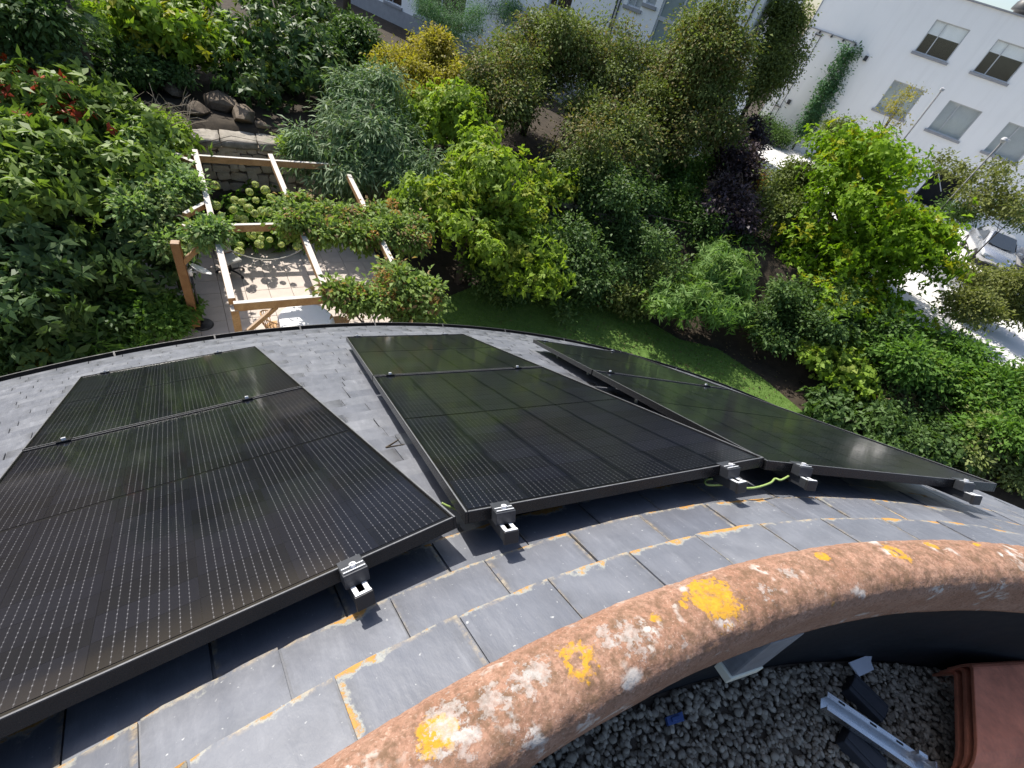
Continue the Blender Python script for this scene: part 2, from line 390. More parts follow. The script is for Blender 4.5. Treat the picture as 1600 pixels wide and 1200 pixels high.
M['lamp_lens'] = simple('headlamp_lens', (.60, .62, .64), .1, .3, .05, 3, coat=1)

# leaves: (dark, light, young)
LF = {
    'photinia': m_leaf('leaf_photinia', (.055, .100, .018), (.150, .205, .042), (.34, .050, .018), .34, .28),
    'laurel': m_leaf('leaf_laurel', (.070, .130, .016), (.180, .250, .026), (.32, .32, .03), .36, .34),
    'rhodo': m_leaf('leaf_rhodo', (.028, .060, .018), (.075, .115, .036), (.12, .15, .05), .30, .22),
    'pale': m_leaf('leaf_pale', (.085, .130, .055), (.19, .25, .13), (.24, .28, .17), .45, .3),
    'willowgrey': m_leaf('leaf_greygreen', (.050, .092, .036), (.130, .185, .085), (.20, .26, .14), .40, .25),
    'yellow': m_leaf('leaf_yellow', (.120, .112, .018), (.270, .235, .030), (.33, .27, .03), .45, .35),
    'bright': m_leaf('leaf_bright', (.085, .140, .018), (.205, .275, .036), (.285, .325, .045), .42, .38),
    'olive': m_leaf('leaf_olive', (.056, .076, .020), (.122, .150, .042), (.17, .145, .05), .45, .26),
    'conifer': m_leaf('leaf_conifer', (.034, .080, .034), (.075, .150, .065), (.10, .19, .08), .5, .25),
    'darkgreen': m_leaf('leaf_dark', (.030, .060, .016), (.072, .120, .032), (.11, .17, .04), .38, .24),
    'purple': m_leaf('leaf_purple', (.022, .014, .020), (.060, .045, .052), (.09, .06, .06), .32, .15),
    'lime': m_leaf('leaf_lime', (.075, .140, .010), (.175, .270, .014), (.30, .315, .014), .42, .38),
    'bamboo': m_leaf('leaf_bamboo', (.058, .118, .026), (.135, .215, .052), (.18, .27, .07), .42, .36),
    'hosta': m_leaf('leaf_hosta', (.105, .165, .020), (.215, .300, .045), (.27, .33, .06), .45, .36),
    'hedge': m_leaf('leaf_hedge', (.048, .105, .018), (.110, .190, .036), (.15, .22, .045), .42, .34),
    'varieg': m_leaf('leaf_variegated', (.085, .120, .030), (.205, .235, .085), (.25, .27, .12), .45, .3),
    'street': m_leaf('leaf_street', (.070, .085, .024), (.150, .160, .048), (.18, .17, .06), .45, .3),
    'brown': m_leaf('leaf_brown', (.060, .045, .026), (.135, .100, .056), (.17, .13, .07), .45, .25),
    'climber': m_leaf('leaf_climber', (.072, .120, .026), (.175, .230, .060), (.30, .20, .10), .42, .35),
    'wisteria': m_leaf('leaf_wisteria', (.075, .135, .040), (.175, .245, .090), (.24, .29, .12), .42, .36),
    'orange': m_leaf('flower_orange', (.30, .13, .045), (.46, .27, .11), (.50, .32, .16), .6, .25),
    'grass': m_leaf('grass_blade', (.055, .105, .016), (.105, .180, .030), (.12, .17, .03), .5, .3),
    'floret': m_leaf('hydrangea_floret', (.22, .29, .085), (.40, .47, .17), (.48, .52, .26), .6, .3),
}

# ------------------------------------------------------------------ ground, lawn, street
GZ, UZ = -7.40, -5.05              # garden level, upper level (street and yard)
WALL = [(-10.0, 18.6), (-4.5, 19.72), (1.2, 20.35), (6.5, 19.2), (10.6, 16.9), (14.2, 13.6), (17.2, 9.2), (18.6, 3.0), (18.8, -14.0)]
POLY = np.array(WALL + [(-10.5, -14.0)])
def inside(x, y):
    r = np.zeros(x.shape, bool); n = len(POLY)
    for i in range(n):
        x1, y1 = POLY[i]; x2, y2 = POLY[(i + 1) % n]
        c = ((y1 > y) != (y2 > y)) & (x < (x2 - x1) * (y - y1) / (y2 - y1 + 1e-12) + x1); r ^= c
    return r
def dseg(x, y):
    d = np.full(x.shape, 1e9); n = len(POLY)
    for i in range(n):
        a, b = POLY[i], POLY[(i + 1) % n]; ab = b - a; t = np.clip(((x - a[0]) * ab[0] + (y - a[1]) * ab[1]) / (ab @ ab), 0, 1)
        d = np.minimum(d, np.hypot(x - a[0] - t * ab[0], y - a[1] - t * ab[1]))
    return d
gx = np.unique(np.concatenate([np.linspace(-900, -30, 14), np.arange(-30, 60, .45), np.linspace(60, 900, 14)]))
gy = np.unique(np.concatenate([np.linspace(-900, -20, 12), np.arange(-20, 60, .45), np.linspace(60, 900, 14)]))
XX, YY = np.meshgrid(gx, gy)
ins = inside(XX, YY); dd = dseg(XX, YY) * np.where(ins, 1, -1)
blend = np.clip((XX - 9) / 4, 0, 1); tt = np.clip((dd + .25 + 1.2 * blend) / (.5 + 2.0 * blend), 0, 1)
ZZ = UZ - .02 + (GZ - .02 - UZ + .02) * tt
bumpy = .05 * np.sin(XX * 1.7 + np.cos(YY * 1.3)) * np.cos(YY * 1.9) * (np.abs(dd) > 1.2) * (XX > -25) * (XX < 19) * (YY < 28)
ZZ = ZZ + np.minimum(bumpy, 0)
idx = np.arange(XX.size).reshape(XX.shape)
gf = np.stack([idx[:-1, :-1].ravel(), idx[:-1, 1:].ravel(), idx[1:, 1:].ravel(), idx[1:, :-1].ravel()], 1)
g = link('ground', np_mesh('ground', np.stack([XX.ravel(), YY.ravel(), ZZ.ravel()], 1), gf, True), M['soil']); tag(g, kind='structure')

# lawn outline from where its edge shows on the garden level
lawn_px = [(640, 520), (690, 468), (740, 448), (830, 452), (900, 455), (960, 478), (1010, 500), (1060, 530), (1120, 545), (1190, 590), (1250, 640), (1300, 690)]
lp = [at(px, py, GZ)[:2] for px, py in lawn_px]
lawn_poly = [tuple(p) for p in lp] + [(13.2, 6.0), (11.0, 2.0), (8.9, 2.0), (8.4, 6.5), (5.0, 9.5), (1.7, 12.5)]
def insp(poly, x, y):
    r = np.zeros(np.shape(x), bool); n = len(poly)
    for i in range(n):
        x1, y1 = poly[i]; x2, y2 = poly[(i + 1) % n]
        c = ((y1 > y) != (y2 > y)) & (x < (x2 - x1) * (y - y1) / (y2 - y1 + 1e-12) + x1); r ^= c
    return r
lm = MB(); lm.add([(x, y, GZ + .012) for x, y in lawn_poly], [tuple(range(len(lawn_poly)))])
lo_ = lm.build('lawn', M['lawn']); tag(lo_, kind='structure')

def leaf_mesh(name, P, D, N, ln, wd, tint, young, fold=.25):
    """one folded rhombic leaf (2 triangles) per row of P; D direction, N normal"""
    D = D / (np.linalg.norm(D, axis=1, keepdims=True) + 1e-9)
    S = np.cross(D, N); S /= np.linalg.norm(S, axis=1, keepdims=True) + 1e-9
    U = np.cross(S, D); ln = ln[:, None]; wd = wd[:, None]
    a = P; b = P + D * ln * .45 + S * wd * .5 + U * wd * fold; c = P + D * ln - U * ln * .12; d = P + D * ln * .45 - S * wd * .5 + U * wd * fold
    Vv = np.stack([a, b, c, d], 1).reshape(-1, 3); F = np.arange(len(P) * 4).reshape(-1, 4)
    return np_mesh(name, Vv, F, False, {'tint': tint, 'young': young})
# grass blades
ng = 42000
bx = rng.uniform(1, 15, ng * 3); by = rng.uniform(4, 17, ng * 3)
k = insp(lawn_poly, bx, by); bx, by = bx[k][:ng], by[k][:ng]; n_ = len(bx)
Pg = np.stack([bx, by, np.full(n_, GZ + .01)], 1); Dg = np.stack([rng.normal(0, .45, n_), rng.normal(0, .45, n_), np.ones(n_)], 1)
Ng = rng.normal(0, 1, (n_, 3)); patch = .5 + .5 * np.sin(bx * 1.3 + np.sin(by * .9) * 2) * np.cos(by * 1.1)
gme = leaf_mesh('grass', Pg, Dg, Ng, rng.uniform(.03, .075, n_), rng.uniform(.008, .016, n_), np.clip(patch * .5 + rng.random(n_) * .5, 0, 1), np.zeros(n_))
tag(link('grass', gme, LF['grass']), 'short mown grass of the garden lawn', 'grass', kind='stuff')

# street side: pale concrete forecourt, road, kerb, all along the facade direction
def fac(a, D, z): return CAM * np.array([1, 1, 0]) + TD * a + NR * D + np.array([0, 0, z])
def strip(name, a0, a1, d0, d1, z, mat):
    m = MB(); m.add([fac(a0, d0, z), fac(a1, d0, z), fac(a1, d1, z), fac(a0, d1, z)], [(0, 1, 2, 3)])
    return tag(m.build(name, mat), kind='structure')
strip('pavement', 2.0, 60, 20.2, 26.6, UZ + .012, M['concrete'])
strip('path', 6.35, 6.6, 20.2, 26.6, UZ + .016, M['grey_sill'])
m = MB(); m.beam(fac(2.0, 26.68, UZ + .03), fac(60, 26.68, UZ + .03), .15, .12); tag(m.build('kerb', M['grey_sill'], bevel=.01), kind='structure')
strip('road', 2.0, 60, 26.76, 31.0, UZ + .008, M['asphalt'])
strip('forecourt', 2.0, 60, 31.05, 42.99, UZ + .012, M['concrete'])
strip('courtyard', -8.0, 1.9, 29.0, 42.99, UZ + .010, M['concrete'])

# ------------------------------------------------------------------ the house: conical slate roof, ridge, flat roof
R0, TH = 4.2636, 0.5765
TT, CT, ST = math.tan(TH), math.cos(TH), math.sin(TH)
GAP = .122                          # panel top to slate, square to the slope
def zc(r): return (R0 - r) * TT - GAP / CT
HB = (0, 0, GZ)
house = thing('house', HB, 'round house with conical grey slate roof below the camera', 'house')
hoff = (0, 0, -GZ)
def ring(prof, a0, a1, n, close=False):
    """sweep (r,z) profile about the vertical axis, angles from +Y"""
    m = MB(); k = len(prof); vs_ = []; fs = []
    for i in range(n + 1):
        p = a0 + (a1 - a0) * i / n
        vs_ += [(r * math.sin(p), r * math.cos(p), z) for r, z in prof]
    for i in range(n):
        for j in range(k - (0 if close else 1)):
            j2 = (j + 1) % k
            fs.append((i * k + j, i * k + j2, (i + 1) * k + j2, (i + 1) * k + j))
    m.add(vs_, fs); return m
RE = 8.60
roof = ring([(3.80, zc(3.80) - .02), (RE - .02, zc(RE) - .02), (RE - .02, zc(RE) - .07), (3.80, zc(3.80) - .07)], -math.pi, math.pi, 200, True).build('roof', M['membrane'], house, off=hoff)
ring([(8.15, GZ), (8.15, zc(8.15) - .09)], -math.pi, math.pi, 120).build('wall', M['render_house'], house, off=hoff)
ring([(8.15, zc(RE) - .16), (8.58, zc(RE) - .16), (8.60, zc(RE) - .06)], -math.pi, math.pi, 160).build('soffit', M['white_paint'], house, off=hoff)

ARR = {'A': (-0.2449, -0.069), 'B': (0.0, 0.0437), 'C': (0.2598, 0.0666)}
PW, PH, PG = 1.134, 1.722, .02
PL = 2 * PH + PG
def arr_matrix(k):
    phi, o = ARR[k]; er = Vector((math.sin(phi), math.cos(phi), 0)); et = Vector((math.cos(phi), -math.sin(phi), 0))
    d = er * CT - Vector((0, 0, ST)); n = et.cross(d); O = er * R0 + et * o
    return Matrix(((et.x, d.x, n.x, O.x), (et.y, d.y, n.y, O.y), (et.z, d.z, n.z, O.z), (0, 0, 0, 1)))
AM = {k: arr_matrix(k) for k in ARR}

# slates: rows of tails every 0.125 m of radius; the nearest in view are single objects, the rest one mesh
def slate_outline(w, tp, L, jag):
    n = 7; pts = []
    for i in range(n + 1):
        x = -w / 2 + w * i / n; pts.append((x, (0 if i in (0, n) else random.uniform(-jag, jag)) - (random.uniform(0, jag * 2) if i in (0, n) else 0)))
    pts += [(w / 2 * tp, -L), (-w / 2 * tp, -L)]
    return pts
def slate_mesh(w, tp, L, edge, jag=.0022, th=.0065):
    o = slate_outline(w, tp, L, jag); n = len(o)
    def zz(y): return .0135 + y * .045
    vs_ = [(x, y, zz(y)) for x, y in o] + [(x, y, zz(y) - th) for x, y in o]
    fs = [tuple(range(n)), tuple(range(n, 2 * n))[::-1]] + [(i, n + i, n + (i + 1) % n, (i + 1) % n) for i in range(n)]
    me = bpy.data.meshes.new('slate'); me.from_pydata(vs_, [], fs)
    bm = bmesh.new(); bm.from_mesh(me); bmesh.ops.recalc_face_normals(bm, faces=bm.faces); bm.to_mesh(me); bm.free()
    a = me.attributes.new('loc', 'FLOAT_VECTOR', 'POINT'); a.data.foreach_set('vector', np.array(vs_, dtype=np.float32).ravel())
    a = me.attributes.new('rnd', 'FLOAT', 'FACE'); a.data.foreach_set('value', np.full(len(fs), random.random(), dtype=np.float32))
    a = me.attributes.new('edge', 'FLOAT', 'FACE'); a.data.foreach_set('value', np.full(len(fs), edge, dtype=np.float32))
    me.materials.append(M['slate']); return me
VAR = {}
def slate_var(wq, e):
    key = (wq, e, random.randrange(4))
    if key not in VAR: VAR[key] = slate_mesh(wq, .935, .30, e)
    return VAR[key]
cells = []
row = 0
while 4.055 + .125 * row < RE + .03:
    r = 4.055 + .125 * row; p = math.radians(-84) + random.uniform(0, .25) / r
    while p < math.radians(106):
        w = random.choice((.22, .235, .25, .25, .265)) if row > 2 else random.choice((.235, .25, .25, .265))
        da = (w + .0045) / r; cells.append((row, r, p + da / 2, w)); p += da
    row += 1
inv = {k: AM[k].inverted() for k in AM}
def hidden(P):
    for k in AM:
        a = inv[k] @ Vector(CAM); b = inv[k] @ P
        if (a.z > 0) == (b.z > 0): continue
        t = a.z / (a.z - b.z); q = a + (b - a) * t
        if abs(q.x) < PW / 2 - .03 and .03 < q.y < PL - .03: return True
    return False
info = []
for row, r, p, w in cells:
    er = Vector((math.sin(p), math.cos(p), 0)); P = er * r + Vector((0, 0, zc(r)))
    c = (np.array(P) - CAM); zf = c @ RW[2]
    vis = False
    if zf > .2:
        u, v = 800 + FPX * (c @ RW[0]) / zf, 600 + FPX * (c @ RW[1]) / zf
        vis = -60 < u < 1660 and 480 < v < 1290 and not hidden(P)
    info.append((np.linalg.norm(c) if vis else 1e6 + np.linalg.norm(c), row, r, p, w))
info.sort()
rv, rf, rloc, rrnd, redge = [], [], [], [], []
for i, (ds, row, r, p, w) in enumerate(info):
    er = Vector((math.sin(p), math.cos(p), 0)); et = Vector((math.cos(p), -math.sin(p), 0)); d = er * CT - Vector((0, 0, ST)); n = et.cross(d)
    lift = random.uniform(0, .004); yaw = random.uniform(-.006, .006); ys = random.uniform(-.004, .004)
    P = er * r + Vector((0, 0, zc(r))) + n * lift + d * ys
    et2 = et * math.cos(yaw) + d * math.sin(yaw); d2 = n.cross(et2)
    if i < 300 and ds < 1e6:
        e = 1.0 if row <= 2 else (.6 if row == 3 else 0.0)
        o = link('slate', slate_var(w, e), None, roof)
        Q = P + Vector(hoff)
        o.matrix_local = Matrix(((et2.x, d2.x, n.x, Q.x), (et2.y, d2.y, n.y, Q.y), (et2.z, d2.z, n.z, Q.z), (0, 0, 0, 1)))
    else:
        b = len(rv); L = .30; tp = .935
        lc = [(-w / 2, 0), (w / 2, 0), (w / 2 * tp, -L), (-w / 2 * tp, -L)]
        for dz in (0, -.0065):
            for x, y in lc:
                rloc.append((x, y, 0)); rv.append(P + Vector(hoff) + et2 * x + d2 * y + n * (.0135 + y * .045 + dz))
        for f in ((0, 1, 2, 3), (7, 6, 5, 4), (0, 4, 5, 1), (1, 5, 6, 2), (3, 7, 4, 0), (2, 6, 7, 3)): rf.append([q + b for q in f]); 
        rn = random.random(); rrnd += [rn] * 6; redge += [1.0 if row <= 2 else 0.0] * 6
me = np_mesh('slate_field', np.array([tuple(v) for v in rv]), np.array(rf), False, {'rnd': np.array(rrnd), 'edge': np.array(redge)})
a = me.attributes.new('loc', 'FLOAT_VECTOR', 'POINT'); a.data.foreach_set('vector', np.array(rloc, dtype=np.float32).ravel())
tag(link('slate_field', me, M['slate'], roof), kind='stuff')

# gutter
gz = zc(RE) - .035
gpr = [(8.585, gz + .005)] + [(8.645 + .06 * math.cos(t), gz - .005 + .06 * math.sin(t)) for t in np.linspace(math.pi, 2 * math.pi, 9)] + [(8.707, gz + .012), (8.716, gz + .012), (8.716, gz - .01)]
gpr += [(8.645 + .066 * math.cos(t), gz - .005 + .066 * math.sin(t)) for t in np.linspace(2 * math.pi - .2, math.pi, 8)]
gut = ring(gpr, math.radians(-100), math.radians(112), 220).build('gutter', M['gutter'], house, off=hoff, smooth=False)
for kdeg in range(-90, 110, 6):
    p = math.radians(kdeg); er = Vector((math.sin(p), math.cos(p), 0))
    m = MB(); m.beam(er * 8.60 + Vector((0, 0, gz + .010)) + Vector(hoff), er * 8.719 + Vector((0, 0, gz + .0125)) + Vector(hoff), .016, .005); m.build('bracket', M['gutter'], gut)

# ridge: weathered terracotta capping swept round, roughened
prof = [(3.934, zc(3.934) + .004), (3.936, zc(3.934) + .022), (3.922, .122), (3.900, .140), (3.872, .155), (3.845, .164), (3.818, .166), (3.797, .160), (3.780, .147), (3.769, .128), (3.764, .105), (3.762, .070), (3.760, .030), (3.758, -.005), (3.772, -.010), (3.80, -.005)]
pr2 = []
for i in range(len(prof) - 1):
    for t in (0, .34, .67): pr2.append((prof[i][0] + (prof[i + 1][0] - prof[i][0]) * t, prof[i][1] + (prof[i + 1][1] - prof[i][1]) * t))
pr2.append(prof[-1])
NA = 1900; a0, a1 = math.radians(-42), math.radians(78)
from mathutils import noise as mnoise
cv = []; K = len(pr2)
for i in range(NA + 1):
    p = a0 + (a1 - a0) * i / NA; s, c = math.sin(p), math.cos(p)
    for j, (r, z) in enumerate(pr2):
        q = Vector((r * s, r * c, z))
        amp = .0030 if j < 27 else .0006
        e = mnoise.fractal(q * 26, 1.0, 2.0, 4) * amp + mnoise.noise(q * 5) * .004 + mnoise.noise(q * 75) * amp * .35
        rr = r + (e if j > 28 else e * .4) * (-1 if j > 22 else 1); z2 = z + (e if j <= 30 else 0)
        cv.append((rr * s, rr * c, z2 - GZ))
ii = np.arange((NA + 1) * K).reshape(NA + 1, K)
cf = np.stack([ii[:-1, :-1].ravel(), ii[:-1, 1:].ravel(), ii[1:, 1:].ravel(), ii[1:, :-1].ravel()], 1)
spots_px = [((1115, 937), .064, 'y'), ((900, 1036), .040, 'r'), ((683, 1150), .034, 'y'), ((770, 1100), .030, 'w'), ((820, 1075), .026, 'w'), ((840, 1050), .028, 'w'),
            ((712, 1155), .034, 'w'), ((700, 1125), .032, 'w'), ((985, 1000), .036, 'w'), ((945, 998), .022, 'w'), ((1022, 970), .016, 'y'), ((1285, 868), .020, 'y'),
            ((1398, 866), .034, 'r'), ((1455, 848), .020, 'y'), ((1527, 847), .016, 'y'), ((1190, 930), .022, 'w'), ((1230, 900), .020, 'w'), ((1265, 920), .014, 'w'),
            ((857, 1190), .014, 'y'), ((670, 1188), .026, 'w'), ((1062, 1010), .016, 'w'), ((1300, 942), .008, 'y'), ((1066, 950), .014, 'y')]
spots = []
for (px, py), rad, kd in spots_px:
    P = at(px, py, .145); spots.append(((P[0], P[1], P[2] - GZ), rad, kd))
M['coping'] = m_coping(spots)
co = link('ridge_capping', np_mesh('ridge_capping', np.array(cv), cf, True), M['coping'], house); co['label'] = 'terracotta ridge capping with yellow and white lichen'
bm = bmesh.new(); bm.from_mesh(co.data); bmesh.ops.recalc_face_normals(bm, faces=bm.faces); bm.to_mesh(co.data); bm.free()

FZ = -.58                           # gravel level of the flat roof
ring([(3.797, -.004), (3.778, -.004), (3.774, FZ - .06)], -math.pi, math.pi, 160).build('upstand', M['membrane'], house, off=hoff)
m = MB(); m.lathe([(3.79, FZ - .055), (3.79, FZ - .025), (0.0001, FZ - .025)], 90, (0, 0, -GZ)); m.build('flat_roof', M['mortar'], house)

# gravel: rounded chips in several shapes, joined
def ico(sub=1):
    bm = bmesh.new(); bmesh.ops.create_icosphere(bm, subdivisions=sub, radius=1)
    v = np.array([tuple(x.co) for x in bm.verts]); f = np.array([[q.index for q in x.verts] for x in bm.faces]); bm.free(); return v, f
iv, if_ = ico(2)
shapes = []
for s in range(7):
    w = iv * np.array([1, random.uniform(.6, .9), random.uniform(.45, .7)])
    w = w * (1 + .22 * np.array([mnoise.noise(Vector(q) * 1.1 + Vector((s * 9, 0, 0))) for q in iv])[:, None]); shapes.append(w)
npb = 19000
pv, pf, pt = [], [], []
cnt = 0
for i in range(npb):
    x, y = random.uniform(-.85, 1.95), random.uniform(2.75, 3.77)
    rr = math.hypot(x, y)
    if rr > 3.762: continue
    sc = random.choice((random.uniform(.006, .010), random.uniform(.009, .0145), random.uniform(.009, .0165))); lay = random.random()
    A = np.array(Matrix.Rotation(random.uniform(0, 6.28), 3, 'Z') @ Matrix.Rotation(random.uniform(-.5, .5), 3, 'X') @ Matrix.Rotation(random.uniform(-.5, .5), 3, 'Y'))
    w = (random.choice(shapes) * sc) @ A.T + np.array([x, y, FZ - .018 + lay * .022])
    pv.append(w); pf.append(if_ + cnt); cnt += len(iv); pt += [random.random()] * len(if_)
gm = np_mesh('gravel', np.concatenate(pv), np.concatenate(pf), True, {'tint': np.array(pt)})
t = NT('gravel_chip'); c = t.mix(t.attr('tint'), (.115, .096, .072), (.36, .315, .25)); n_ = t.noise(t.obj(), 90, 4)
c = t.mix(t.ramp(n_, .5, .75, 0, .3), c, (.36, .35, .33)); M['gravel'] = t.done(t.pbsdf(c, .75, 0, .3, t.bump(n_, .3, .004)))
tag(link('gravel', gm, M['gravel']), 'dark grey gravel chippings on the flat roof', 'gravel', kind='stuff')

# ------------------------------------------------------------------ solar panels
def flat_box(c, d): return MB().box(c, d)
cell_me = None
def solar_panel(name, label, Mx, y0):
    t = thing(name, None, label, 'solar panel', 'solar panels on the slate roof', matrix=Mx @ Matrix.Translation((0, y0, 0)))
    W2 = PW / 2; m = MB()
    for s in (-1, 1): m.box((s * (W2 - .0045), PH / 2, -.0175), (.009, PH, .035))
    for yy in (.0045, PH - .0045): m.box((0, yy, -.0175), (PW - .018, .009, .035))
    fr_ = m.build('frame', M['black_alu'], t, bevel=.0012, seg=1)
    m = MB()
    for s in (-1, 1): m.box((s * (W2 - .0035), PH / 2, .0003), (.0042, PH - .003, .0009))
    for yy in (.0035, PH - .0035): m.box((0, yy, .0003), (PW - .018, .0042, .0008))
    m.build('highlight_strip', M['edge_highlight'], fr_)  # added strips: painted sun glint along the frame top, no separate part
    m = MB().box((0, PH / 2, -.0075), (PW - .0182, PH - .0182, .005)); lam = m.build('laminate', M['backsheet'], t)
    global cell_me
    for c in range(6):
        for r in range(18):
            x = (c - 2.5) * .1838; y = PH / 2 + (r - 8.5) * .0922 + (.008 if r > 8 else -.008)
            if cell_me is None:
                mm = MB().box((0, 0, 0), (.1831, .0917, .0012)); o = mm.build('solar_cell', M['cell'], lam); cell_me = o.data
            else: o = link('solar_cell', cell_me, None, lam)
            o.location = (x, y, -.0047)
    return t
LAB = {'A': 'left', 'B': 'middle', 'C': 'right'}
for k in 'ABC':
    solar_panel('solar_panel', {'A': 'black solar panel cut by the left edge, nearest in the left column', 'B': 'black solar panel nearest the ridge in the middle column', 'C': 'black solar panel nearest the ridge in the right column, reflecting trees'}[k], AM[k], 0)
    solar_panel('solar_panel', {'A': 'black solar panel near the gutter in the left column', 'B': 'black solar panel near the gutter in the middle column', 'C': 'narrow seeming black solar panel near the gutter beside the lawn'}[k], AM[k], PH + PG)

RAILS = [('A', -.43, 'black rail under the left edge of the left solar column'), ('A', .29, 'black rail end with clamp at the right of the left solar column'),
         ('B', -.465, 'black rail end with clamp at the left corner of the middle solar column'), ('B', .375, 'black rail end beside the looped cable under the middle solar column'),
         ('C', -.43, 'black rail end with clamp at the left corner of the right solar column'), ('C', .36, 'black rail end with clamp at the far right corner of the solar panels')]
def rail(k, u, label):
    t = thing('mounting_rail', None, label, 'rail', 'panel mounting rails', matrix=AM[k] @ Matrix.Translation((u, 0, 0)))
    s0, s1 = -.066, PL + .055; zt = -.0355; w = .036; h = .032; m = MB()
    pf_ = [(-w / 2, zt - h), (w / 2, zt - h), (w / 2, zt), (w / 2 - .011, zt), (w / 2 - .011, zt - .004), (w / 2 - .004, zt - .004), (w / 2 - .004, zt - h + .004),
           (-w / 2 + .004, zt - h + .004), (-w / 2 + .004, zt - .004), (-w / 2 + .011, zt - .004), (-w / 2 + .011, zt), (-w / 2, zt)]
    m.extrude(pf_, (0, s0, 0), (1, 0, 0), (0, 0, 1), (0, 1, 0), s1 - s0); m.build('rail_extrusion', M['clamp'], t)
    for s in (-1, 1):                          # bright mill-finish lips at the open end
        m = MB().box((s * (w / 2 - .0055), s0 + .014, zt + .0012), (.0105, .032, .0018)); m.build('rail_lip', M['bright_alu'], t)
    m = MB().box((0, s0 - .0055, zt + .0035), (w, .008, .0016)); m.build('end_rim', M['bright_alu'], t)
    m = MB(); m.box((0, s0 - .006, zt - h / 2 - .0005), (w + .006, .012, h + .005)); m.build('end_cap', M['black_plastic'], t, bevel=.003)
    for yy in (0, 1):                          # end clamps at both ends
        y0 = -.0195 if yy == 0 else PL + .0195; sg = 1 if yy == 0 else -1
        m = MB(); m.box((0, y0, -.0165), (.056, .036, .0352)); m.box((0, y0 + sg * .016, .0022), (.054, .044, .0034)); c = m.build('end_clamp', M['clamp'], t, bevel=.0015)
        for s in (-.5, .5):
            m = MB().box((0, y0 + s * .015 - sg * .003, .0043), (.050, .003, .0012)); m.build('groove', M['bright_alu'], c)
        m = MB(); m.lathe([(.0075, .003), (.0075, .012), (.0045, .012), (.0040, .007), (.0001, .007)], 14, (0, y0, 0)); m.build('bolt', M['steel'], c, smooth=False)
    yc = PH + PG / 2; m = MB(); m.box((0, yc, .0035), (.05, .042, .004)); m.box((0, yc, -.015), (.05, .016, .034)); c = m.build('mid_clamp', M['black_alu'], t, bevel=.001)
    m = MB(); m.lathe([(.0085, .0055), (.0085, .0145), (.004, .0145), (.004, .010), (.0001, .010)], 14, (0, yc, 0)); m.build('bolt', M['steel'], c)
    for s in (.42, 1.32, 2.2, 3.05):           # roof hooks down to the slates
        m = MB(); zb = -GAP + .004 - u * u / (2 * R0) * .8; m.box((.026, s, (zt - h + zb) / 2 + .01), (.006, .032, zt - h - zb + .03)); m.box((.026, s - .03, zb + .012), (.034, .09, .005))
        m.build('roof_hook', M['alu'], t)
    return t
for k, u, lab in RAILS: rail(k, u, lab)

def cable(label, pts, r=.0038):
    P = [Vector(p) for p in pts]; out = []
    for i in range(len(P) - 1):
        p0, p1, p2, p3 = P[max(i - 1, 0)], P[i], P[i + 1], P[min(i + 2, len(P) - 1)]
        for s in range(6):
            t = s / 6; out.append(.5 * ((2 * p1) + (p2 - p0) * t + (2 * p0 - 5 * p1 + 4 * p2 - p3) * t * t + (3 * p1 - p0 - 3 * p2 + p3) * t ** 3))
    out.append(P[-1]); m = MB(); m.tube(out, r, 7)
    return tag(m.build('earth_cable', M['cable'], smooth=True), label, 'cable')
def onarr(k, px, py, z):              # point of a pixel ray at height z over the array plane
    a = inv[k] @ Vector(CAM); b = inv[k].to_3x3() @ Vector(ray(px, py)); t = (z - a.z) / b.z; return AM[k] @ (a + b * t)
cable('green and yellow earth cable looped under the middle column by the rail ends',
      [onarr('B', 1135, 752, -.058), onarr('B', 1118, 748, -.062), onarr('B', 1103, 750, -.066), onarr('B', 1104, 757, -.072), onarr('B', 1120, 758, -.074), onarr('B', 1142, 757, -.076), onarr('B', 1160, 762, -.077),
       onarr('B', 1180, 762, -.077), onarr('B', 1203, 755, -.075), onarr('B', 1211, 748, -.07), onarr('B', 1220, 750, -.07), onarr('B', 1232, 744, -.066)])
cable('short green earth cable peeping out between the left and middle columns', [onarr('B', 690, 786, -.05), onarr('B', 700, 791, -.06), onarr('B', 716, 797, -.075), onarr('B', 730, 806, -.085)], .004)
# thin stray stem lying on the slates
m = MB()
def onslate(px, py, h=.016):
    d = ray(px, py); t = .3
    for _ in range(4000):
        P = CAM + d * t
        if P[2] < zc(math.hypot(P[0], P[1])) + h: break
        t += .003
    return P
m.tube([onslate(603, 699), onslate(618, 690), onslate(634, 680)], [.0035, .003, .002], 5); m.tube([onslate(603, 699), onslate(632, 694)], [.003, .002], 5)
tag(m.build('dry_twig', M['bark']), 'forked dark twig lying on slates between left and middle columns', 'twig')

# ------------------------------------------------------------------ loose things on the flat roof
def prism(pts_bottom, pts_top): 
    n = len(pts_bottom); m = MB(); m.add(list(pts_bottom) + list(pts_top), [tuple(range(n))[::-1], tuple(range(n, 2 * n))] + [(i, (i + 1) % n, n + (i + 1) % n, n + i) for i in range(n)]); return m
sh = [(1327, 1035, -.535), (1363, 1021, -.535), (1361, 1034, -.535), (1366, 1046, -.535), (1343, 1057, -.535)]
P = [Vector(at(*s)) for s in sh]; nz = (P[1] - P[0]).cross(P[-1] - P[0]).normalized(); nz = nz if nz.z > 0 else -nz
tag(prism([p - nz * .006 for p in P], P).build('slate_offcut', M['offcut']), 'pale grey broken shard lying on the gravel', 'shard')
P = [Vector(at(*s)) for s in [(1041, 1120, -.545), (1066, 1111, -.545), (1070, 1126, -.545), (1045, 1134, -.545)]]
mm = prism([p - Vector((0, 0, .014)) for p in P], P); Q = [P[0].lerp(P[2], .25), P[1].lerp(P[3], .25), P[2].lerp(P[0], .25), P[3].lerp(P[1], .25)]
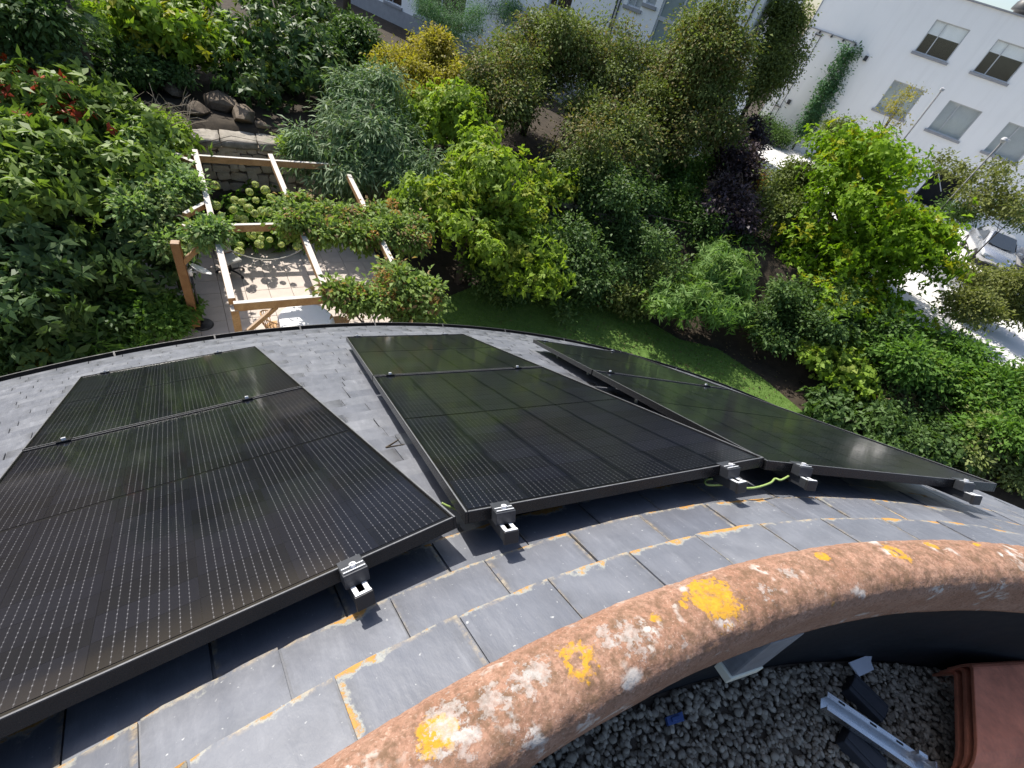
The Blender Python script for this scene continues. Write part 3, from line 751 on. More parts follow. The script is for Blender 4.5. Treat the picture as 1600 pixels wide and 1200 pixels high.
mm.add([q + Vector((0, 0, s)) for s in (-.001, .006) for q in Q], [(3, 2, 1, 0), (4, 5, 6, 7), (0, 1, 5, 4), (1, 2, 6, 5), (2, 3, 7, 6), (3, 0, 4, 7)])
tag(mm.build('plastic_cap', M['blue'], bevel=.002), 'small blue plastic cap on the gravel under the ridge', 'cap')
# tapered grey outlet with a cream rim, tucked under the ridge
q0, q1, q2 = [Vector(at(px, py, -.23)) for px, py in [(1114, 1041), (1133, 1069), (1184, 1051)]]; q3 = q0 + q2 - q1; b4 = [q0, q1, q2, q3]; cc = sum(b4, Vector()) / 4
t = thing('roof_outlet', cc, 'grey tapered outlet box with cream rim under the terracotta ridge', 'outlet')
tp = [cc + (p - cc) * 1.02 + Vector((.035, .035, .21)) for p in b4]; b5 = [cc + (p - cc) * .93 + Vector((.006, .006, .028)) for p in b4]
prism([p - cc for p in b5], [p - cc for p in tp]).build('outlet_body', M['lead'], t, bevel=.006)
prism([(p - cc) * .97 for p in b4], [(p - cc) * 1.0 + Vector((.004, .004, .03)) for p in b4]).build('rim', M['cream'], t, bevel=.003)
# aluminium channel offcut on two rubber blocks
a_, b_ = Vector(at(1292, 1096, FZ + .085)), Vector(at(1500, 1238, FZ + .085)); ax = (b_ - a_); L = ax.length; ax.normalize(); sd = ax.cross(Vector((0, 0, 1))).normalized(); upv = sd.cross(ax)
t = thing('rail_offcut', a_, 'bright slotted aluminium channel lying across dark blocks on gravel', 'rail')
m = MB(); w = .042; m.extrude([(-w / 2, 0), (w / 2, 0), (w / 2, .034), (w / 2 - .003, .034), (w / 2 - .003, .003), (-w / 2 + .003, .003), (-w / 2 + .003, .034), (-w / 2, .034)], (0, 0, -.034), sd, upv, ax, L); m.build('channel', M['alu'], t)
for s in (-1, 1):
    m = MB(); Mx = Matrix((ax, sd, upv)).transposed()
    m.box(sd * (s * (w / 2 + .006 * (s < 0))) + ax * (L / 2) + upv * .0015, (L, .016, .003), Mx); m.build('flange', M['alu'], t)
for q in (.05, .16, .25, .36):
    m = MB(); m.box(sd * (-w / 2 - .005) + ax * q + upv * .0036, (.022, .007, .0012), Matrix((ax, sd, upv)).transposed()); m.build('slot', M['dark_in'], t)
m = MB(); Mx = Matrix((ax, sd, upv)).transposed(); m.box(ax * .30 + upv * .012 - sd * .016, (.028, .012, .05), Mx); m.box(ax * .345 + upv * .010 + sd * .0, (.006, .05, .045), Mx); m.build('joint_plate', M['alu'], t)
for px, py, lab in [(1350, 1092, 'black rubber block under the tip of the aluminium channel'), (1345, 1175, 'black rubber block half hidden beside the aluminium channel')]:
    P = at(px, py, FZ + .02); m = MB()
    m.box((0, 0, .0), (.085, .13, .05), Matrix.Rotation(.35, 3, 'Z')); m.box((0, 0, .026), (.05, .13, .006), Matrix.Rotation(.35, 3, 'Z'))
    o = m.build('rubber_block', M['rubber'], bevel=.005); o.location = P; tag(o, lab, 'block', 'rubber blocks on the gravel')
# stack of spare ridge tiles
e0, e1 = Vector(at(1521, 1046, -.37)), Vector(at(1530, 1215, -.37)); wv = (e1 - e0); wv.z = 0; WD = wv.length; wv.normalize(); axv = Vector(at(1640, 1035, -.37)) - Vector(at(1519, 1042, -.37)); axv.z = 0; axv.normalize()
if axv.x < 0: axv = -axv
outer = [(-.046, -.112), (-.040, -.040), (-.034, -.020), (-.023, -.007), (-.010, -.001), (0, 0), (WD * .70, 0), (WD * .80, -.004), (WD * .88, -.014), (WD * .95, -.036), (WD * 1.0, -.070), (WD * 1.03, -.105)]
def inset(o, th):
    out = []
    for i, (x, y) in enumerate(o):
        x0, y0 = o[max(i - 1, 0)]; x1, y1 = o[min(i + 1, len(o) - 1)]; dx, dy = x1 - x0, y1 - y0; l = math.hypot(dx, dy); out.append((x + dy / l * th, y - dx / l * th))
    return out
for i, (lab, dx) in enumerate([('orange terracotta ridge tile on top of the stack', 0), ('second terracotta ridge tile nested in the stack', .014), ('lowest terracotta ridge tile resting on the gravel', .028)]):
    poly = outer + inset(outer, .014)[::-1]; m = MB(); m.extrude(poly, e0 + Vector((0, 0, -.046 * i)) + axv * dx, wv, (0, 0, 1), axv, .40)
    tag(m.build('ridge_tile', M['terracotta'], bevel=.003), lab, 'ridge tile', 'spare ridge tiles stacked on the gravel')

# ------------------------------------------------------------------ garden wall of rubble stone
wall = thing('garden_wall', (-1.6, 20.0, GZ), 'rubble stone garden wall with weathered coping behind the pergola', 'wall')
woff = neg(wall.location)
WT = -5.18                         # top of the coping
def wall_run(p, q, thick):
    a, b = Vector((*p, 0)), Vector((*q, 0)); d = (b - a).normalized(); n = Vector((-d.y, d.x, 0))
    if n.y < 0: n = -n
    return a, b, d, n
m = MB(); c = MB()
for i in range(4):
    a, b, d, n = wall_run(WALL[i], WALL[i + 1], .5)
    zz0 = GZ - .05; hh = WT - .17 - zz0
    m.beam(a + n * .10 + Vector((0, 0, zz0 + hh / 2)), b + n * .10 + Vector((0, 0, zz0 + hh / 2)), .62, hh)
m.build('wall_core', M['mortar'], wall, off=woff)
# coping slabs, each its own piece, over the stretch in view
def pebble_box(L, D, H, j, sub=3):
    bm = bmesh.new(); bmesh.ops.create_cube(bm, size=1); bmesh.ops.subdivide_edges(bm, edges=bm.edges[:], cuts=sub, use_grid_fill=True)
    for v in bm.verts:
        o = Vector((v.co.x * L, v.co.y * D, v.co.z * H)); s = 1 - .10 * max(0, (abs(v.co.x) + abs(v.co.y) + abs(v.co.z) - 1.05))
        v.co = o * s + Vector([mnoise.noise(o * 7 + Vector((k * 17 + j * 5, j, 0))) for k in range(3)]) * .035
    me = bpy.data.meshes.new('coping_slab'); bm.to_mesh(me); bm.free(); me.polygons.foreach_set('use_smooth', [True] * len(me.polygons)); return me
for i in range(0, 4):
    a, b, d, n = wall_run(WALL[i], WALL[i + 1], .5); L = (b - a).length; s = 0; j = 0
    while s < L - .05:
        w = min(random.uniform(.7, 1.3), L - s)
        o = link('coping_slab', pebble_box(w - .02, .95, .20, j + i * 10, 4), M['coping_stone'], wall)
        o.location = Vector(woff) + a + d * (s + w / 2) + n * .12 + Vector((0, 0, WT - .10 + random.uniform(-.015, .015))); o.rotation_euler = (0, 0, math.atan2(d.y, d.x) + random.uniform(-.02, .02)); s += w; j += 1
# face stones where the wall shows through the pergola, and further right behind the lawn
def face_stones(a, d, n, s0, s1, z0, z1):
    z = z0
    while z < z1:
        h = random.uniform(.15, .30); s = s0 + random.uniform(-.2, 0)
        while s < s1:
            w = random.uniform(.18, .48); hh = h * random.uniform(.8, 1.08)
            bm = bmesh.new(); bmesh.ops.create_cube(bm, size=1); bmesh.ops.subdivide_edges(bm, edges=bm.edges[:], cuts=1, use_grid_fill=True)
            for v in bm.verts:
                c = v.co.copy(); r = 1 - .26 * max(0, abs(c.x) + abs(c.z) - .55)
                v.co = Vector((c.x * w * .98 * r, c.y * .16, c.z * hh * .96 * r)) + Vector((random.uniform(-.02, .02), random.uniform(-.012, .012), random.uniform(-.016, .016)))
            me = bpy.data.meshes.new('stone'); bm.to_mesh(me); bm.free()
            o = link('stone', me, M['rubble'], wall); o.location = Vector(woff) + a + d * (s + w / 2) - n * (.215 + random.uniform(-.02, .02)) + Vector((0, 0, z + h / 2 + random.uniform(-.045, .045))); o.rotation_euler = (0, random.uniform(-.16, .16), math.atan2(d.y, d.x))
            s += w
        z += h
a, b, d, n = wall_run(WALL[1], WALL[2], .5); face_stones(a, d, n, .3, 4.6, GZ + .75, WT - .22)
a, b, d, n = wall_run(WALL[3], WALL[4], .5); face_stones(a, d, n, 2.6, 4.7, GZ + .05, GZ + 1.7)

# boulders and dry twigs on the bank behind the wall
bl = []
for i, (px, py, s, lab) in enumerate([(345, 160, .55, 'large brown layered rock on the bank above the wall'), (380, 180, .48, 'sloping brown rock at the right end of the bank'), (310, 172, .36, 'brown rock half buried behind the wall'),
                                 (270, 140, .42, 'earthy rock under the bright laurel'), (230, 125, .45, 'earthy rock at the foot of the photinia'), (410, 196, .20, 'small brown rock just behind the wall coping'),
                                 (440, 198, .14, 'small pale rock beside the wall coping')]):
    s *= .72; P = at(px, py, UZ + s * .35); bm = bmesh.new()
    for q in range(46):
        d_ = Vector((random.gauss(0, 1), random.gauss(0, 1), random.gauss(0, 1))).normalized(); bm.verts.new(Vector((d_.x * 1.6, d_.y, round(d_.z * 3) / 3 * .8)) * s * random.uniform(.75, 1.1))
    hl = bmesh.ops.convex_hull(bm, input=bm.verts); bmesh.ops.delete(bm, geom=[g_ for g_ in hl['geom_interior'] if isinstance(g_, bmesh.types.BMVert)], context='VERTS')
    bme = bpy.data.meshes.new('boulder'); bm.to_mesh(bme); bm.free()
    o = link('boulder', bme, M['boulder']); o.location = P; o.rotation_euler = (random.uniform(-.2, .2), .15, random.uniform(0, 3)); tag(o, lab, 'rock', 'rocks on the bank')
m = MB()
for i in range(90):
    P = Vector(at(random.uniform(185, 300), random.uniform(165, 202), UZ + .15)); d = Vector((random.uniform(-1, 1), random.uniform(-.5, .5), random.uniform(0, .5))).normalized() * random.uniform(.3, .8)
    m.tube([P, P + d * .5 + Vector((0, 0, .05)), P + d], [.011, .008, .004], 4, False)
tag(m.build('dry_stems', M['twig']), 'tangle of pale dry stems on the bank behind the wall', 'dry stems', kind='stuff')

# ------------------------------------------------------------------ patio
v_ = np.array([-.164, .986, 0]); v_ /= np.linalg.norm(v_); u_ = np.array([v_[1], -v_[0], 0])
pz = GZ + .03; O_ = at(383.2, 455, pz); TS = .565
patio = MB(); q = [O_ + u_ * (-2.2) + v_ * (-3.2), O_ + u_ * 3.95 + v_ * (-3.2), O_ + u_ * 3.95 + v_ * 2.15, O_ + u_ * (-2.2) + v_ * 2.15]
patio.add([(p[0], p[1], GZ + .004) for p in q], [(0, 1, 2, 3)]); pat = tag(patio.build('patio', M['mortar']), kind='structure')
pv_me = MB().box((0, 0, 0), (TS - .009, TS - .009, .04)).build('paver', M['paver'], pat, bevel=.004, seg=1)
first = True
for i in range(-4, 7):
    for j in range(-6, 4):
        P = O_ + u_ * (i + .5) * TS + v_ * (j + .5) * TS
        if i == 6 and j < -3: continue
        if first: o = pv_me; first = False
        else: o = pv_me.copy(); COL.objects.link(o)
        o.location = (P[0], P[1], pz - .02 + random.uniform(-.002, .002)); o.rotation_euler = (0, 0, math.atan2(u_[1], u_[0]))

# ------------------------------------------------------------------ pergola
PT = -5.0
pg = thing('pergola', (*at(365, 480, GZ)[:2], GZ), 'weathered timber pergola over the paved patio', 'pergola'); poff = neg(pg.location)
def pt(px, py, z=PT): return Vector(at(px, py, z))
def pbeam(name, a, b, w, h, mat='timber', up=(0, 0, 1)):
    m = MB(); m.beam(a, b, w, h, up); return m.build(name, M[mat], pg, bevel=.006, off=poff, seg=1)
def ext(a, b, k): return a + (b - a) * k
dz = Vector((0, 0, -.075))
R1a, R1b = pt(304, 233), pt(362, 466); R2a, R2b = pt(422, 240), pt(507, 446); R3a, R3b = pt(545, 272), pt(629, 440)
for a, b in ((R1a, R1b), (R2a, R2b), (R3a, R3b)): pbeam('rafter', a + dz, b + dz, .125, .15)
bz = Vector((0, 0, -.10))
fb0, fb1 = pt(262, 238), pt(560, 258); pbeam('cross_beam', ext(fb0, fb1, .0) + bz, fb1 + bz, .09, .17)
mb0, mb1 = pt(290, 351), pt(600, 345); pbeam('cross_beam', mb0 + bz, mb1 + bz, .09, .17)
nb0, nb1 = pt(364, 472), pt(640, 450); pbeam('cross_beam', nb0 + bz, nb1 + bz, .10, .18)
pbeam('corner_beam', pt(246, 228) + dz, pt(303, 252) + dz, .11, .14)
pbeam('corner_beam', pt(287, 350) + dz * .6, pt(330, 375) + dz * 1.2, .11, .12)
pbeam('corner_beam', pt(287, 330) + bz, pt(322, 312) + bz, .10, .12)
for p in (nb0 + Vector((0, .0, 0)), pt(634, 452), pt(560, 262), pt(250, 232)):
    m = MB(); m.box((p.x + poff[0], p.y + poff[1], (GZ + PT - .16) / 2 + poff[2]), (.13, .13, PT - .16 - GZ), Matrix.Rotation(math.atan2(u_[1], u_[0]), 3, 'Z')); m.build('post', M['timber'], pg, bevel=.006, seg=1)
lp_ = pt(273, 378, PT - .12)
m = MB(); m.box((lp_.x + poff[0], lp_.y + poff[1], (GZ + PT - .12) / 2 + poff[2]), (.16, .16, PT - .12 - GZ)); m.build('post', M['timber_post'], pg, bevel=.008, seg=1)
pbeam('brace', lp_ + Vector((0, 0, -.55)), pt(318, 371) + Vector((0, 0, -.1)), .09, .10)
np0 = nb0 + Vector((0, 0, -.83)); dirb = (nb1 - nb0).normalized(); pbeam('brace', np0 + dirb * .05, nb0 + dirb * .72 + Vector((0, 0, -.19)), .075, .09, up=(0, 1, 0))
# rope slung between two rafters
a, b = pt(348, 384, PT - .16), pt(477, 386, PT - .16); m = MB(); m.tube([a.lerp(b, i / 14) + Vector((0, 0, -.55 * 4 * (i / 14) * (1 - i / 14))) * .62 for i in range(15)], .012, 6)
tag(m.build('rope', M['rope'], smooth=True), 'pale rope hanging slack between two pergola rafters', 'rope')

# ------------------------------------------------------------------ patio furniture
B = at(318, 508, GZ + .03)
t = thing('dish_stand', (B[0], B[1], GZ + .03), 'white dish on a thin black pole with round black base', 'stand')
m = MB(); m.lathe([(.215, 0), (.215, .03), (.20, .05), (.05, .07), (.025, .10), (.0001, .10)], 32); m.build('base', M['black_plastic'], t, smooth=False)
hgt = 1.45; m = MB(); m.tube([(0, 0, .06), (0, 0, hgt)], .022, 10); m.build('pole', M['black_plastic'], t, smooth=True)
m = MB(); m.tube([(0, 0, hgt - .04), (0, 0, hgt + .10)], .045, 12); m.build('head_sleeve', M['white_paint'], t, smooth=True)
Mx = Matrix.Translation((.20, .04, hgt + .08)) @ Matrix.Rotation(.55, 4, 'Y') @ Matrix.Rotation(-.35, 4, 'X')
m = MB(); m.lathe([(.0001, -.05), (.12, -.03), (.215, .012), (.225, .02), (.21, .022), (.12, -.02), (.0001, -.04)], 30, (0, 0, 0), Mx); m.build('dish', M['white_paint'], t, smooth=True)
m = MB(); m.tube([(0, 0, hgt + .02), (.1, .02, hgt + .04), (.17, .03, hgt + .07)], .028, 8); m.build('arm', M['grey_fabric'], t, smooth=True)

B = at(362, 428, GZ + .03)
t = thing('swivel_chair', (B[0], B[1], GZ + .03), 'grey swivel chair on black castor base half under a rafter', 'chair', rz=.6)
m = MB(); m.box((0, 0, .47), (.46, .44, .07)); m.build('seat', M['grey_fabric'], t, bevel=.03)
m = MB(); m.box((0, .235, .74), (.42, .045, .42), Matrix.Rotation(-.12, 3, 'X')); m.build('backrest', M['grey_fabric'], t, bevel=.02)
m = MB(); m.tube([(0, 0, .12), (0, 0, .44)], .028, 10); m.build('column', M['black_plastic'], t)
for i in range(5):
    th = i * 2 * math.pi / 5; c, s = math.cos(th), math.sin(th)
    m = MB(); m.tube([(0, 0, .14), (.2 * c, .2 * s, .12), (.34 * c, .34 * s, .075)], [.03, .024, .018], 8); lg = m.build('leg', M['black_plastic'], t)
    m = MB(); m.lathe([(.0001, -.02), (.035, -.02), (.035, .02), (.0001, .02)], 12, (.34 * c, .34 * s, .036), Matrix.Rotation(math.pi / 2, 3, 'Y') @ Matrix.Rotation(th, 3, 'X')); m.build('castor', M['red'] if i == 3 else M['black_plastic'], lg)
B = at(352, 400, GZ + .03)
t = thing('plant_pot', (B[0] + .02, B[1] + .3, GZ + .03), 'brown clay plant pot behind the swivel chair', 'pot')
m = MB(); m.lathe([(.15, 0), (.17, .05), (.235, .36), (.255, .36), (.26, .42), (.235, .42), (.225, .34), (.0001, .34)], 24); m.build('pot_body', M['pot'], t, smooth=False)
m = MB(); m.lathe([(.222, .385), (.0001, .395)], 24); m.build('pot_soil', M['soil'], t)

# round table under a white cloth
B = at(478, 497, GZ + .78)
t = thing('garden_table', (B[0], B[1], GZ + .03), 'round garden table under a white cloth beyond the gutter', 'table')
vs_ = []; N_ = 72; fs = []
prf = [(0.0001, .752), (.25, .752), (.50, .752), (.575, .748), (.60, .72), (.61, .62), (.62, .50), (.625, .42)]
for i, (r, z) in enumerate(prf):
    for k_ in range(N_):
        th = 2 * math.pi * k_ / N_; w = max(0, i - 3) / 4; rr = r + w * .045 * math.sin(th * 9) + w * .02 * math.sin(th * 5 + 1); vs_.append((rr * math.cos(th), rr * math.sin(th), z + w * .012 * math.sin(th * 4) + (.003 * math.sin(th * 3 + r * 9) if i < 4 else 0)))
for i in range(len(prf) - 1):
    for k_ in range(N_): fs.append((i * N_ + k_, i * N_ + (k_ + 1) % N_, (i + 1) * N_ + (k_ + 1) % N_, (i + 1) * N_ + k_))
m = MB(); m.add(vs_, fs); m.build('tablecloth', M['cloth'], t, smooth=True)
m = MB(); m.lathe([(.0001, .70), (.56, .70), (.56, .735), (.0001, .735)], 36); m.build('tabletop', M['timber'], t)
m = MB(); m.lathe([(.28, 0), (.28, .03), (.05, .08), (.045, .70), (.0001, .70)], 20); m.build('pedestal', M['black_plastic'], t)
def wicker_chair(px, py, z, rz, label):
    B = at(px, py, z); t = thing('wicker_chair', (B[0], B[1], GZ + .03), label, 'chair', 'wicker chairs at the garden table', rz=rz)
    m = MB(); m.lathe([(.0001, .40), (.22, .40), (.25, .42), (.25, .45), (.21, .46), (.0001, .45)], 22); m.build('seat', M['wicker'], t, smooth=False)
    for sx in (-1, 1):
        for sy in (-1, 1):
            m = MB(); m.tube([(sx * .16, sy * .16, .41), (sx * .22, sy * .22, 0)], .016, 6); m.build('leg', M['wicker'], t)
    m = MB()
    for i in range(13):
        th = math.pi * (.08 + .84 * i / 12); hx = math.cos(th); hy = math.sin(th)
        m.tube([(.23 * hx, .23 * hy, .44), (.28 * hx, .30 * hy, .66), (.27 * hx, .31 * hy, .74 + .16 * hy)], .008, 5, False)
    m.build('spindles', M['wicker'], t)
    m = MB(); pts = []
    for i in range(25):
        th = math.pi * (.04 + .92 * i / 24); pts.append((.27 * math.cos(th), .31 * math.sin(th), .74 + .16 * math.sin(th)))
    m.tube(pts, .016, 6); pts = [(x * .97, y * .95, .58 + .05 * (y / .31)) for x, y, z_ in pts]; m.tube(pts, .010, 6); m.build('back_hoop', M['wicker'], t, smooth=True)
wicker_chair(432, 505, GZ + .6, 1.9, 'wicker armchair to the left of the white table')
wicker_chair(529, 490, GZ + .75, -1.4, 'wicker chair with hooped back right of the white table')

# ------------------------------------------------------------------ planting
LEAFK = {'tiny': (.075, .042), 'small': (.125, .066), 'medium': (.165, .080), 'broad': (.19, .105), 'big': (.23, .095), 'lance': (.24, .044), 'strap': (.55, .04), 'feather': (.13, .018), 'hosta': (.20, .15)}
def crown(ells, ncl, npl, cs, leaf, rosette, droop, young_p, shell=.55, young_top=None, tintb=0.0, ys=1.0, young_n=None):
    """leaves gathered in clumps through a union of ellipsoids; returns arrays"""
    L0, W0 = LEAFK[leaf]; vol = np.array([a * b * c for _, (a, b, c) in ells]) ** (2 / 3.); vol /= vol.sum()
    Cs, Os, Hs = [], [], []
    for ei, ((ctr, rad), f) in enumerate(zip(ells, vol)):
        n = max(3, int(ncl * f * 1.5)); dv = rng.normal(size=(n, 3)); dv /= np.linalg.norm(dv, axis=1, keepdims=True)
        lob = rng.normal(size=(9, 3)); lob /= np.linalg.norm(lob, axis=1, keepdims=True)
        k = np.clip(dv @ lob.T, 0, 1).max(1) ** 3; fr = .64 + .48 * k
        outer = rng.random(n) < .80; rr = np.where(outer, rng.uniform(shell, 1, n), rng.uniform(.1, shell, n))
        Cs.append(np.array(ctr) + dv * np.array(rad) * (fr * rr)[:, None]); Os.append(dv); Hs.append(dv[:, 2] * rr if young_n is None or ei < young_n else np.full(n, -9.0))
    Cc, Oc, Hc = np.concatenate(Cs), np.concatenate(Os), np.concatenate(Hs); n = len(Cc)
    ct = rng.random(n)
    yt = young_top if young_top is not None else -2
    cy = ((rng.random(n) < young_p) & (Hc > yt)).astype(float)
    csz = .82 * cs * rng.uniform(.6, 1.35, n)
    if rosette:
        tw = max(2, npl // rosette); ti = np.repeat(np.arange(n), tw)
        To = rng.normal(size=(len(ti), 3)) * csz[ti][:, None] * np.array([1, 1, .75]); Tp = Cc[ti] + To
        Td = Oc[ti] * .8 + To / (cs + 1e-6) * .5 + rng.normal(size=To.shape) * .35 + np.array([0, 0, .35]); Td /= np.linalg.norm(Td, axis=1, keepdims=True)
        ix = np.repeat(np.arange(len(ti)), rosette); rv_ = rng.normal(size=(len(ix), 3)); Dt = Td[ix]
        rv_ -= (rv_ * Dt).sum(1, keepdims=True) * Dt; rv_ /= np.linalg.norm(rv_, axis=1, keepdims=True) + 1e-9
        P = Tp[ix] + rng.normal(size=rv_.shape) * .012; D = rv_ + Dt * rng.uniform(.1, .9, len(ix))[:, None] + np.array([0, 0, -droop]); N = Dt + rng.normal(size=D.shape) * .2
        ci = ti[ix]; yl = cy[ci] * (rng.random(len(ti)) < .7)[ix]
        tn = .45 * ct[ci] + .25 * rng.random(len(ti))[ix] + .3 * rng.random(len(ix))
    else:
        ci = np.repeat(np.arange(n), npl); off = rng.normal(size=(len(ci), 3)) * csz[ci][:, None] * np.array([1, 1, .7]); P = Cc[ci] + off
        D = off / (cs + 1e-6) * .6 + Oc[ci] * .45 + rng.normal(size=off.shape) * .55 + np.array([0, 0, -droop])
        N = np.array([0, 0, .8]) + Oc[ci] * .5 + rng.normal(size=off.shape) * .45
        yl = cy[ci] * (rng.random(len(ci)) < .8); tn = .55 * ct[ci] + .45 * rng.random(len(ci))
    m_ = len(P); sc = rng.uniform(.55, 1.35, m_) * np.where(yl > 0, ys, 1.0)
    return P, D, N, L0 * sc, W0 * sc * rng.uniform(.85, 1.15, m_), np.clip(tn + tintb, 0, 1), yl, Cc
def plant(name, label, cat, ells, kind, leaf, ncl, npl, cs, base, rosette=0, droop=.25, young=0.0, young_top=None, trunk=.09, group=None, bark='bark', shell=.55, limbs=9, foot=None, fold=.25, bend=None, ys=1.0, lobes=7, yell=None):
    """ells: (px, py, z_centre, rx_px, ry_px[, depth factor]) seen in the photograph at height z_centre"""
    E = []
    for e in ells:
        P = onplane(e[0], e[1], e[2]) if e[2] > 5 else at(e[0], e[1], e[2]); k = mpp(P); dpt = e[5] if len(e) > 5 else 1.0
        E.append((P, (e[3] * k, e[3] * k * dpt, e[4] * k)))
    c0 = E[0][0]; young_n = None
    if lobes:
        E2 = []
        for ei, (P, rd) in enumerate(E):
            E2.append((P, tuple(x * .80 for x in rd)))
            for q in range(lobes):
                dv = rng.normal(size=3); dv[2] = abs(dv[2]) * .9 - .25; dv /= np.linalg.norm(dv); f = rng.uniform(.24, .46); E2.append((P + dv * np.array(rd) * rng.uniform(.62, .98), (rd[0] * f, rd[1] * f, rd[2] * f * .85)))
            if yell is not None and ei + 1 == yell: young_n = len(E2)
        E = E2
    fx = np.array(foot) if foot is not None else np.array([c0[0], c0[1]])
    t = thing(name, (fx[0], fx[1], base), label, cat, group)
    off = np.array([-fx[0], -fx[1], -base])
    P, D, N, ln, wd, tn, yl, Cc = crown(E, ncl, npl, cs, leaf, rosette, droop, young, shell, young_top, ys=ys, young_n=young_n)
    keep = P[:, 2] > base + .03
    if bend is not None: keep &= bend(P)
    me = leaf_mesh('crown', (P + off)[keep], D[keep], N[keep], ln[keep], wd[keep], tn[keep], yl[keep], fold)
    link('crown', me, LF[kind], t)
    m = MB(); top = Vector(c0 + off); tr = trunk
    mid = top * .55 + Vector((random.uniform(-.2, .2), random.uniform(-.2, .2), 0)) * min(1, top.length * .3)
    m.tube([(0, 0, -.08), mid * .5, mid, top], [tr * 1.25, tr, tr * .8, tr * .5], 8)
    for i in range(limbs):
        q = Vector(Cc[random.randrange(len(Cc))] + off); s = mid.lerp(top, random.uniform(0, .8)); e = s.lerp(q, .9); h = s.lerp(e, .5) + Vector((0, 0, .12 * (e - s).length))
        m.tube([s, h, e], [tr * .42, tr * .28, tr * .10], 5, False)
    m.build('trunk', M[bark], t, smooth=True)
    return t

# left bank, garden level
plant('photinia_shrub', 'large photinia shrub with red new leaves left of the pergola', 'shrub', [(55, 165, -4.4, 90, 48), (150, 190, -4.6, 85, 55), (215, 222, -4.9, 62, 40), (50, 290, -5.0, 90, 70), (150, 290, -5.2, 85, 60), (20, 230, -4.7, 60, 60), (215, 290, -5.4, 60, 45)], 'photinia', 'big', 330, 42, .24, GZ, rosette=7, droop=.35, young=.7, young_top=.18, ys=.8, yell=1, trunk=.12)
plant('chestnut_shrub', 'dark drooping broad leaved shrub at the left edge', 'shrub', [(60, 395, -5.9, 130, 75), (190, 390, -6.1, 80, 60)], 'rhodo', 'big', 150, 40, .24, GZ, rosette=7, droop=.5, trunk=.07)
plant('wisteria', 'pale fine leaved climber bushing over the pergola left side', 'climber', [(248, 325, -5.2, 46, 44), (225, 270, -5.2, 48, 36), (268, 375, -5.6, 34, 30), (322, 362, -4.9, 12, 16), (285, 300, -5.1, 22, 26)], 'wisteria', 'small', 150, 75, .17, GZ, droop=.3, young=.2, trunk=.05)
plant('box_shrub', 'small rounded green shrub beside the black stand', 'shrub', [(256, 490, -6.85, 36, 34), (235, 470, -6.9, 30, 24)], 'hedge', 'small', 120, 60, .12, GZ, trunk=.04)
plant('bergenia_bed', 'dark broad leaved ground plants along the gutter at left', 'plant', [(60, 545, -7.15, 85, 26), (140, 520, -7.2, 70, 24), (20, 520, -7.1, 50, 30)], 'darkgreen', 'big', 70, 28, .16, GZ, rosette=7, droop=.4, trunk=.03, limbs=3, lobes=0)
plant('iris_clump', 'strappy green clump in the shade left of the small shrub', 'plant', [(180, 535, -7.2, 45, 20), (210, 525, -7.2, 25, 18)], 'hedge', 'strap', 26, 16, .12, GZ, rosette=8, droop=.15, trunk=.02, limbs=2, lobes=0)
plant('fern_shrub', 'shaded green undergrowth beneath the photinia', 'shrub', [(130, 465, -6.8, 120, 40)], 'darkgreen', 'medium', 110, 45, .2, GZ, trunk=.04)
plant('yellowing_plant', 'small plant with yellow leaves beside the gutter', 'plant', [(60, 567, -7.15, 12, 9)], 'yellow', 'big', 4, 8, .06, GZ, rosette=5, trunk=.012, limbs=1, lobes=0)
# bank and yard behind the wall, upper level
plant('laurel', 'bright green laurel with large glossy leaves at the top left', 'shrub', [(255, 35, -3.8, 105, 65), (200, 60, -4.1, 70, 45), (310, 75, -4.0, 55, 40)], 'laurel', 'big', 210, 42, .26, UZ, rosette=7, droop=.3, young=.25, trunk=.10)
plant('rhododendron', 'dark rhododendron with long leaves above the stone wall', 'shrub', [(440, 85, -4.0, 100, 80), (505, 110, -4.1, 60, 55), (400, 130, -4.4, 55, 45), (465, 20, -3.8, 90, 50)], 'rhodo', 'big', 300, 42, .26, UZ, rosette=8, droop=.45, young=.15, trunk=.11)
plant('pale_shrub', 'pale silvery green shrub at the far left edge', 'shrub', [(35, 85, -4.2, 60, 40), (75, 70, -3.9, 40, 35)], 'pale', 'small', 110, 65, .2, UZ, trunk=.06)
plant('corner_tree', 'dark green tree filling the top left corner', 'tree', [(20, 20, -3.2, 70, 55), (150, 90, -4.4, 60, 30)], 'darkgreen', 'medium', 120, 60, .26, UZ, trunk=.1)
plant('undergrowth', 'dark green creeping shrub on the bank under the laurel', 'shrub', [(160, 110, -4.6, 70, 24), (225, 100, -4.5, 60, 25)], 'darkgreen', 'small', 90, 60, .16, UZ, trunk=.03, limbs=4)
plant('laurel_sapling', 'dark shrub in the shade between rhododendron and yard', 'shrub', [(545, 75, -4.0, 42, 48)], 'darkgreen', 'medium', 90, 60, .2, UZ, trunk=.05)
plant('yellow_shrub', 'golden yellow shrub in front of the white building', 'shrub', [(680, 95, -3.5, 62, 40), (630, 125, -4.0, 55, 35), (700, 135, -4.0, 50, 35)], 'yellow', 'small', 260, 60, .2, UZ, young=.25, trunk=.07)
plant('lime_sapling', 'small upright light green shrub left of the yellow shrub', 'shrub', [(592, 112, -4.3, 18, 30)], 'lime', 'small', 40, 50, .12, UZ, trunk=.03, limbs=3)
plant('feathery_conifer', 'feathery green conifer before the white wall', 'tree', [(705, 35, -2.9, 62, 42), (790, 22, -2.2, 30, 24)], 'conifer', 'feather', 170, 85, .26, UZ, droop=.6, trunk=.07)
